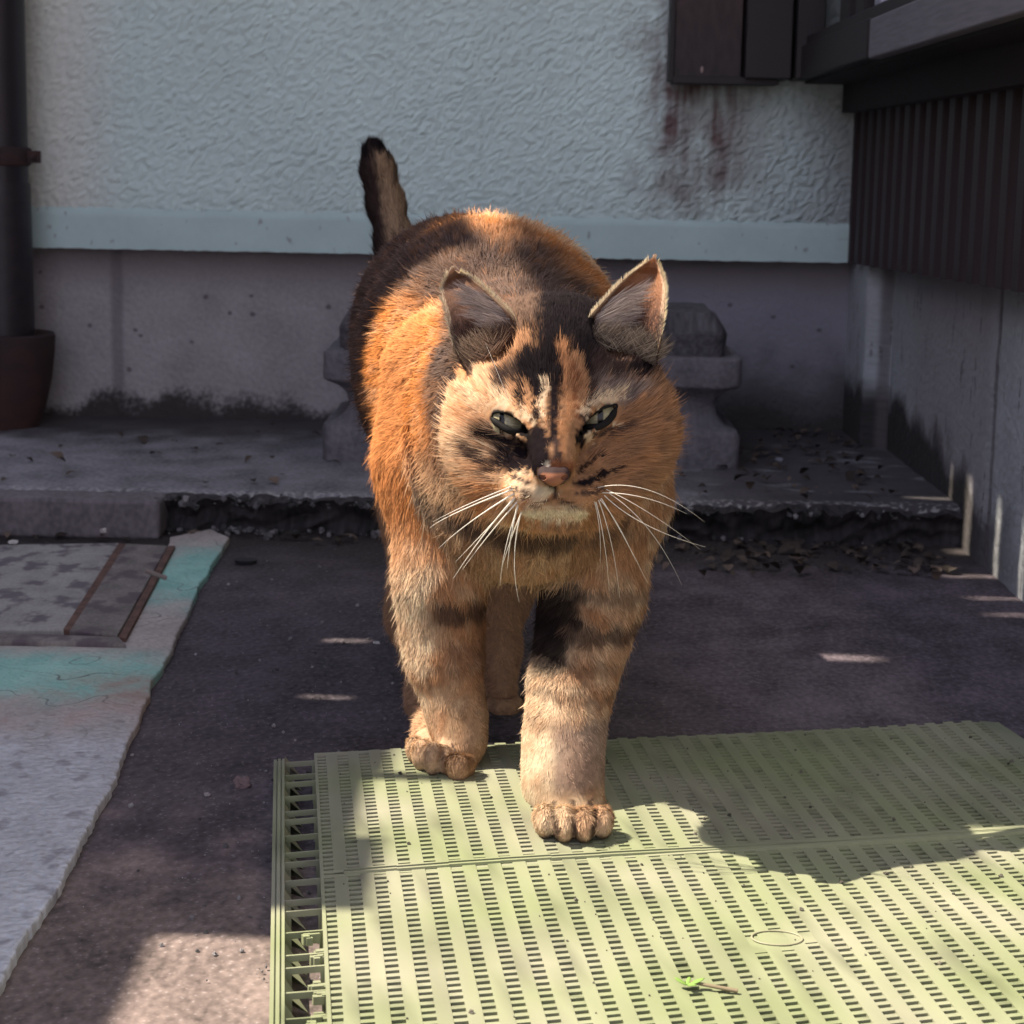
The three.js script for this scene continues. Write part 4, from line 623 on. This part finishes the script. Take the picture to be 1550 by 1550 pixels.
// ---------- fur ----------
{
  const P = [], N = [], C = [], I = [];
  let count = 0;
  const side = V(0, 0, 0), tan = V(0, 0, 0), dir = V(0, 0, 0), q = V(0, 0, 0), q0 = V(0, 0, 0), nn = V(0, 0, 0), g = V(0, 0, 0);
  function strand(p, n, flow, len, lift, width, cRoot, cTip, segs = 3, bend = 0.5) {
    // leaves the skin at an angle and lies down along the flow
    flow.addScaledVector(n, -flow.dot(n)); if (flow.lengthSq() < 1e-8) flow.set(n.y, n.z, n.x).addScaledVector(n, -n.dot(flow)); flow.normalize();
    const base = P.length / 3; q0.copy(p).addScaledVector(n, -0.0006);
    for (let s = 0; s <= segs; s++) {
      const t = s / segs, rise = lift * (1 - bend * t), step = len / segs;
      dir.copy(flow).multiplyScalar(1).addScaledVector(n, rise).normalize();
      if (s) q0.addScaledVector(dir, step);
      tan.copy(dir); side.crossVectors(tan, n).normalize();
      if (s === 0) { g.set(rnd() - 0.5, rnd() - 0.5, rnd() - 0.5); }
      side.addScaledVector(g, 0.9).addScaledVector(tan, -side.dot(tan)).normalize();
      nn.crossVectors(side, tan); if (nn.dot(n) < 0) { nn.negate(); side.negate(); }
      nn.multiplyScalar(0.45).addScaledVector(n, 0.75).normalize();
      const w = width * (1 - t * t) * 0.5 + 0.00002, k = t, col = [lerp(cRoot[0], cTip[0], k), lerp(cRoot[1], cTip[1], k), lerp(cRoot[2], cTip[2], k)];
      if (s < segs) { P.push(q0.x - side.x * w, q0.y - side.y * w, q0.z - side.z * w, q0.x + side.x * w, q0.y + side.y * w, q0.z + side.z * w); N.push(nn.x, nn.y, nn.z, nn.x, nn.y, nn.z); C.push(...col, ...col); }
      else { P.push(q0.x, q0.y, q0.z); N.push(nn.x, nn.y, nn.z); C.push(...col); }
      if (s && s < segs) { const a = base + 2 * s - 2; I.push(a, a + 1, a + 3, a, a + 3, a + 2); }
      if (s === segs) { const a = base + 2 * s - 2; I.push(a, a + 1, a + 2); }
    }
    count++;
  }
  const LEN = { head: 0.0056, cheek: 0.0100, bridge: 0.0034, muzzle: 0.0038, chin: 0.0050, brow: 0.0044, neck: 0.012, chest: 0.0125, trunk: 0.0115, rump: 0.0115, tail: 0.0085, left_foreleg: 0.0075, right_foreleg: 0.008, left_paw: 0.0046, right_paw: 0.0046, right_hindleg: 0.007, left_hindleg: 0.006, right_hindpaw: 0.0042, left_hindpaw: 0.0035 };
  const DENS = { head: 4.5, cheek: 3.6, bridge: 7, muzzle: 7, chin: 6, brow: 6, neck: 1.8, chest: 1.7, trunk: 1.0, rump: 1.0, tail: 2.2, left_foreleg: 2.6, right_foreleg: 2.6, left_paw: 9, right_paw: 9, right_hindpaw: 8 };
  const nose = U(838, 722, 0.862), p = body.attributes.position, nr = body.attributes.normal, ix = body.index.array, A = V(0, 0, 0), B = V(0, 0, 0), D = V(0, 0, 0), E = V(0, 0, 0), n = V(0, 0, 0), flow = V(0, 0, 0), cr = V(0, 0, 0);
  for (let f = 0; f < ix.length; f += 3) {
    A.fromBufferAttribute(p, ix[f]); B.fromBufferAttribute(p, ix[f + 1]); D.fromBufferAttribute(p, ix[f + 2]);
    cr.crossVectors(E.copy(B).sub(A), q.copy(D).sub(A)); const area = cr.length() / 2 * 1e6;
    E.copy(A).add(B).add(D).multiplyScalar(1 / 3); field(E.x, E.y, E.z); const part = hit || 'trunk', want = area * (DENS[part] ?? 1.8); let k = Math.floor(want) + (rnd() < want % 1 ? 1 : 0);
    while (k-- > 0) {
      let u = rnd(), v = rnd(); if (u + v > 1) { u = 1 - u; v = 1 - v; }
      const pt = A.clone().addScaledVector(q.copy(B).sub(A), u).addScaledVector(q.copy(D).sub(A), v);
      n.fromBufferAttribute(nr, ix[f]).multiplyScalar(1 - u - v).addScaledVector(q.fromBufferAttribute(nr, ix[f + 1]), u).addScaledVector(q.fromBufferAttribute(nr, ix[f + 2]), v).normalize();
      const onHead = /head|cheek|bridge|muzzle|chin|brow/.test(part), eyeD = onHead && pt.z > -0.916 ? near(pt.x, pt.y) : 1;
      if (eyeD < 0.0011) continue;
      const [fa, fb] = onHead ? faceAt(pt) : [0, 0];
      if (onHead && pt.z > -0.877 && seg(fa, fb, 822, 714, 856, 714) < 9 || (onHead && pt.z > -0.877 && seg(fa, fb, 838, 716, 838, 731) < 7)) continue;
      if (onHead && pt.z > -0.94) { let skip = false; for (const h of hollow) if (Math.hypot((pt.x - h[0].x) / h[1], (pt.y - h[0].y) / h[2], (pt.z - h[0].z) / h[3]) < 1.12) skip = true; if (skip && rnd() < 0.85) continue; }
      if (pt.y < 0.0165 && /paw/.test(part) && n.y < -0.4) continue;
      let len = LEN[part] * (onHead ? 0.92 : 0.84) * (0.65 + 0.6 * rnd()), lift = 0.5;
      if (onHead) {
        flow.copy(pt).sub(nose).normalize(); flow.z -= 0.35; flow.y += 0.25 * ss(640, 540, fb);
        const away = Math.hypot(fa - 838, fb - 715); len *= lerp(0.6, 1, ss(20, 110, away)) ; if (eyeD < 0.006) len *= lerp(0.35, 1, ss(0.001, 0.006, eyeD));
        lift = lerp(0.35, 0.7, ss(90, 200, away)); if (fb > 770) { flow.y -= 0.6; lift = 0.6; }
      } else if (/tail/.test(part)) { flow.set(-0.15, 1, -0.05); lift = 0.35; }
      else if (/foreleg/.test(part)) { flow.set(-0.1 * Math.sign(n.x), -1, -0.35); lift = 0.42; len *= lerp(0.42, 1, ss(0.035, 0.1, pt.y)); const hi = ss(0.17, 0.2, pt.y); flow.z -= hi; }
      else if (/paw/.test(part)) { flow.set(0, -0.7, 0.7); lift = 0.45; len *= lerp(0.4, 1, ss(0.017, 0.03, pt.y)); }
      else if (/hindleg/.test(part)) { flow.set(0, -1, -0.5); lift = 0.4; }
      else { const fr = ss(0.2, 0.75, n.z) * ss(-1.12, -1.04, pt.z); flow.set(0.12 * n.x, lerp(-0.35, -1.1, fr), lerp(-1, 0.15, fr)); lift = 0.42; if (part === 'neck') { flow.x += 0.5 * n.x; } }
      const cx = n3(pt.x * 130, pt.y * 130, pt.z * 130), cy = n3(pt.x * 130 + 9, pt.y * 130, pt.z * 130), cz = n3(pt.x * 130, pt.y * 130 + 9, pt.z * 130), cl = onHead && fb < 760 ? 0.28 : 0.42;
      flow.x += cl * cx + 0.22 * (rnd() - 0.5); flow.y += cl * cy + 0.22 * (rnd() - 0.5); flow.z += cl * cz + 0.22 * (rnd() - 0.5);
      len *= 1 + 0.25 * cy; if (rnd() < 0.04) { len *= 1.4; lift += 0.35; }
      const col = coat(pt, part), br = 0.78 + 0.42 * rnd();
      const root = col.map((c) => c * 0.78 * br), tip = col.map((c) => Math.min(0.9, c * 1.35 * br + 0.004));
      const width = onHead ? (part === 'cheek' || part === 'head' ? 0.00031 : 0.00027) : /paw/.test(part) ? 0.0003 : /leg/.test(part) ? 0.00034 : 0.00043;
      strand(pt, n, flow, len, lift, width, root, tip, len > 0.008 ? 3 : 2);
    }
  }
  // ears: short nap on the shells, fringe along the rims, long pale tufts inside
  for (const [k, e] of ears.entries()) {
    const mid = e.at(0.5, 0.3);
    for (let i = 0; i < 22000; i++) {
      const u = rnd(), v = Math.pow(rnd(), 1.25) * 0.985, inside = rnd() < 0.5, o = inside ? 0 : 0.0009, a = e.at(u, v, o), du = e.at(Math.min(1, u + 0.02), v, o).sub(e.at(Math.max(0, u - 0.02), v, o)), dv = e.at(u, Math.min(1, v + 0.02), o).sub(e.at(u, Math.max(0, v - 0.02), o));
      n.crossVectors(du, dv).normalize(); q.copy(e.inE.getPoint(v)).add(e.outE.getPoint(v)).multiplyScalar(0.5).sub(a); q.z += 0.003; if (n.dot(q) < 0) n.negate(); if (!inside) n.negate();
      flow.copy(dv).normalize(); flow.x += 0.4 * (rnd() - 0.5); flow.z += 0.3 * (rnd() - 0.5);
      const t = clamp((a.y - 0.248) * 30), rim = Math.min(u, 1 - u);
      let col = inside ? mixc([0.17, 0.1, 0.085], k ? [0.40, 0.20, 0.11] : [0.30, 0.18, 0.12], t) : mixc(TAN, BROWN, k ? 0.1 : 0.5); if (rim < 0.05 || v > 0.93) col = mixc(col, PALE, 0.5);
      if (k && inside && seg(u, v, 0.72, 0.62, 0.72, 0.62) < 0.1) col = mixc(col, BROWN, 0.6);
      if (inside) col = mixc(col, [0.045, 0.03, 0.028], 0.85 * ss(0.42, 0.16, v + 0.25 * (k ? 0.5 - u : 0.5 - u) + 0.1 * n2(u * 9, v * 9)));  // shade of the ear hollow painted into the hair near the base
      const b = 0.8 + 0.4 * rnd(); strand(a, n.clone(), flow, inside ? 0.0036 : 0.0042, inside ? 0.5 : 0.4, 0.00028, col.map((c) => c * 0.75 * b), col.map((c) => c * 1.1 * b), 2);
    }
    for (let i = 0; i < 900; i++) { const rimIn = rnd() < 0.6, v = rnd() * 0.97, u = rimIn ? 0.01 : 0.99, a = e.at(u, v, 0.0006 * rnd()); n.copy(a).sub(e.at(0.5, v)).normalize(); n.z += 0.25; n.normalize(); flow.copy(e.at(u, Math.min(1, v + 0.03)).sub(a)).normalize(); const b = 0.7 + 0.5 * rnd(); strand(a, n.clone(), flow, 0.0022 + 0.0018 * rnd(), 0.55, 0.00028, PALE.map((c) => c * 0.9 * b), PALE.map((c) => Math.min(0.85, c * 1.3 * b)), 2); }
    for (let i = 0; i < 1000; i++) {                                             // tufts rooted by the inner rim, reaching across the opening
      const v = 0.14 + 0.38 * rnd(), u = 0.08 + 0.3 * rnd(), a = e.at(u, v); n.set(0, 0, 1); const sgn = k ? 1 : -1, row = n2(v * 14, k + u * 3);
      flow.set(sgn * (0.75 + 0.5 * rnd()), 0.35 + 0.5 * row, 0.1); const b = 0.6 + 0.7 * rnd(), col = mixc([0.4, 0.31, 0.28], [0.62, 0.53, 0.47], rnd());
      strand(a, n.clone(), flow, 0.008 + 0.010 * rnd(), 0.35 + 0.35 * rnd(), 0.00034, col.map((c) => c * 0.6 * b), col.map((c) => c * b), 4, 0.9);
    }
    for (let i = 0; i < 1700; i++) { const v = 0.0 + 0.13 * rnd(), u = 0.02 + 0.96 * rnd(), a = e.at(u, v); a.z += (0.004 + 0.019 * (1 - v * 3)) * Math.sin(Math.PI * u) * (0.5 + 0.6 * rnd()); n.set(0, 0, 1); flow.set((k ? 1 : -1) * (0.2 + rnd()) * (rnd() < 0.3 ? -0.6 : 1), 0.3 + 0.7 * rnd(), 0.15); const b = 0.6 + 0.7 * rnd(), col = mixc(k ? mixc(PALE, GREY, 0.5) : mixc(CREAM, BROWN, ss(0.55, 0.25, u)), [0.10, 0.065, 0.055], rnd() * 0.85); strand(a, n.clone(), flow, 0.006 + 0.007 * rnd(), 0.5, 0.00036, col.map((c) => c * 0.5 * b), col.map((c) => c * b), 3, 0.8); }
  }
  const geo = new THREE.BufferGeometry(); geo.setAttribute('position', new THREE.Float32BufferAttribute(P, 3)); geo.setAttribute('normal', new THREE.Float32BufferAttribute(N, 3)); geo.setAttribute('color', new THREE.Float32BufferAttribute(C, 3)); geo.setIndex(new THREE.BufferAttribute(new Uint32Array(I), 1));
  const fm = new THREE.MeshPhysicalMaterial({ vertexColors: true, roughness: 1, specularIntensity: 0.06, transmission: 0.2, thickness: 0, side: THREE.DoubleSide });
  const fur = mesh('fur', geo, fm, cat); fur.userData.kind = 'stuff';
  console.log('strands', count, 'triangles', I.length / 3, 'body', body.index.count / 3);
}

// ---------- eyes, nose, whiskers ----------
{
  const white = new THREE.MeshPhysicalMaterial({ vertexColors: true, roughness: 0.1, specularIntensity: 0.5 }), rimM = new THREE.MeshPhysicalMaterial({ color: rgb(0.008, 0.007, 0.007), roughness: 0.7, specularIntensity: 0.3 });
  eyes.forEach((e, k) => {
    const g = new THREE.SphereGeometry(eyeR, 160, 120), p = g.attributes.position, c = new Float32Array(p.count * 3), look = V(k ? -0.02 : -0.22, k ? 0.06 : 0.14, 1).normalize(), v = V(0, 0, 0);
    for (let i = 0; i < p.count; i++) {
      v.fromBufferAttribute(p, i).normalize(); const dx = v.x - look.x, dy = v.y - look.y, r = Math.hypot(dx, dy), a = Math.atan2(dy, dx);
      let col = mixc([0.40, 0.36, 0.22], [0.27, 0.24, 0.15], ss(0.15, 0.7, r)); col = col.map((q) => q * (0.85 + 0.3 * n2(a * 8, r * 2)));
      col = mixc(col, [0.02, 0.016, 0.014], ss(0.72, 0.8, r)); const slit = Math.abs(dx) / (0.105 * Math.sqrt(Math.max(0.02, 1 - Math.pow(dy / 0.62, 2))));
      if (v.z > 0 && Math.abs(dy) < 0.62) col = mixc(col, [0.004, 0.004, 0.005], ss(1.12, 0.9, slit)); c.set(col, i * 3);
    }
    g.setAttribute('color', new THREE.BufferAttribute(c, 3)); mesh('eye', g, white, cat).position.copy(e.c);
    // dark lid rim, broad along the lower lid, running down into the tear line
    const pts = e.poly.map(([x, y]) => { const r2 = eyeR * eyeR - (x - e.c.x) ** 2 - (y - e.c.y) ** 2; let z = e.c.z + Math.sqrt(Math.max(r2, 1e-6)); for (let s = 0; s < 14; s++) { if (field(x, y, -0.875 - s * 0.002) < 0.0005) { z = Math.max(z - 0.0005, Math.min(z + 0.003, -0.875 - s * 0.002)); break; } } return V(x, y, z + 0.0002); });
    const curve = new THREE.CatmullRomCurve3(pts, true, 'catmullrom', 0.5), n = 120, ring = 10, Pp = [], Ii = [];
    for (let i = 0; i < n; i++) { const t = i / n, o = curve.getPointAt(t), tg = curve.getTangentAt(t), s1 = V(0, 0, 1).addScaledVector(tg, -tg.z).normalize(), s2 = V(0, 0, 0).crossVectors(tg, s1), lower = ss(0.44, 0.54, t) * (1 - ss(0.92, 1, t)), w = lerp(0.0006, 0.00165, lower); for (let j = 0; j < ring; j++) { const a = j / ring * 2 * Math.PI; Pp.push(...o.clone().addScaledVector(s1, Math.cos(a) * w * 0.7).addScaledVector(s2, Math.sin(a) * w).toArray()); } }
    for (let i = 0; i < n; i++) for (let j = 0; j < ring; j++) { const a = i * ring + j, b = i * ring + (j + 1) % ring, c2 = ((i + 1) % n) * ring + j, d = ((i + 1) % n) * ring + (j + 1) % ring; Ii.push(a, b, d, a, d, c2); }
    const rg = new THREE.BufferGeometry(); rg.setAttribute('position', new THREE.Float32BufferAttribute(Pp, 3)); rg.setIndex(Ii); rg.computeVertexNormals(); mesh('eyelid_rim', rg, rimM, cat);
  });
  // nose leather
  const np = []; const keep = prims.splice(0, prims.length);
  const a = U(824, 713, 0.8645), b = U(852, 713, 0.8645), m = U(838, 722, 0.8622), lo = U(838, 731, 0.8655);
  limb(a, 0.0026, b, 0.0026, 0.003, 'n'); egg(m, V(0.0052, 0.0036, 0.0036), 0.003, 'n'); limb(m, 0.0026, lo, 0.0015, 0.003, 'n'); egg(U(824, 719, 0.8628), V(0.0028, 0.0024, 0.0026), 0.002, 'n'); egg(U(852, 719, 0.8628), V(0.0028, 0.0024, 0.0026), 0.002, 'n');
  const shape = prims.splice(0, prims.length); prims.push(...keep);
  const holes = [U(821, 723, 0.8605), U(855, 723, 0.8605)];
  const ng = skin(V(m.x - 0.013, m.y - 0.011, m.z - 0.010), V(m.x + 0.013, m.y + 0.009, m.z + 0.008), 0.0004, (x, y, z) => { let d = field(x, y, z, shape); for (const h of holes) d = Math.max(d, -(Math.hypot((x - h.x) / 1.25, (y - h.y) / 0.62, z - h.z) - 0.0017)); return d; });
  const np2 = ng.attributes.position, nc = new Float32Array(np2.count * 3); for (let i = 0; i < np2.count; i++) { const dx = Math.abs(np2.getX(i) - m.x), y = np2.getY(i) - m.y; const rim = ss(0.0045, 0.0068, dx + Math.max(0, -y) * 0.9); nc.set(mixc([0.27, 0.115, 0.065], [0.04, 0.025, 0.025], clamp(rim + ss(0.0012, 0.0028, y))), i * 3); }
  ng.setAttribute('color', new THREE.BufferAttribute(nc, 3)); mesh('nose', ng, new THREE.MeshPhysicalMaterial({ vertexColors: true, roughness: 0.7, specularIntensity: 0.22 }), cat);
  // whiskers
  const wm = new THREE.MeshPhysicalMaterial({ color: rgb(0.82, 0.78, 0.7), roughness: 0.4, transmission: 0.2, thickness: 0 });
  const W = [
    [776, 741, 668, 782, 650, 800, -6], [780, 746, 705, 790, 664, 830, 0], [784, 748, 735, 800, 686, 876, 4], [790, 752, 745, 800, 700, 862, 2], [788, 756, 760, 830, 757, 886, 8], [794, 757, 768, 840, 786, 912, 10], [782, 752, 748, 790, 690, 850, 4], [797, 760, 777, 800, 760, 858, 9], [773, 737, 700, 765, 655, 790, -8], [785, 760, 772, 806, 768, 860, 6],
    [905, 738, 980, 720, 1066, 790, -8], [918, 741, 985, 772, 1060, 832, -2], [921, 746, 990, 790, 1032, 886, 2], [915, 750, 965, 800, 1068, 828, 0], [910, 754, 945, 810, 980, 882, 6], [906, 757, 930, 820, 938, 905, 8], [902, 760, 918, 820, 922, 895, 8], [899, 757, 912, 800, 908, 860, 6], [912, 746, 975, 745, 1040, 778, -4], [908, 756, 938, 790, 962, 850, 4],
    [770, 606, 752, 560, 735, 520, 6],
  ];
  for (const [x0, y0, x1, y1, x2, y2, dz] of W) {
    const Z0 = y0 < 650 ? 0.887 : 0.8745, cv = new THREE.QuadraticBezierCurve3(U(x0, y0, Z0), U(x1, y1, Z0 - 0.008 + dz * 0.001), U(x2, y2, Z0 + 0.006 + dz * 0.001)), g = new THREE.TubeGeometry(cv, 24, 1, 5), p = g.attributes.position, c = V(0, 0, 0), thick = (y0 < 650 ? 0.00009 : x0 < 838 ? 0.0004 : 0.0002) * (0.8 + 0.5 * rnd());
    for (let i = 0; i < p.count; i++) { const t = Math.floor(i / 6) / 24; cv.getPointAt(t, c); const k = thick * (1 - 0.85 * t); p.setXYZ(i, c.x + (p.getX(i) - c.x) * k, c.y + (p.getY(i) - c.y) * k, c.z + (p.getZ(i) - c.z) * k); }
    mesh('whisker', g, wm, cat);
  }
}
renderer.render(scene, camera);
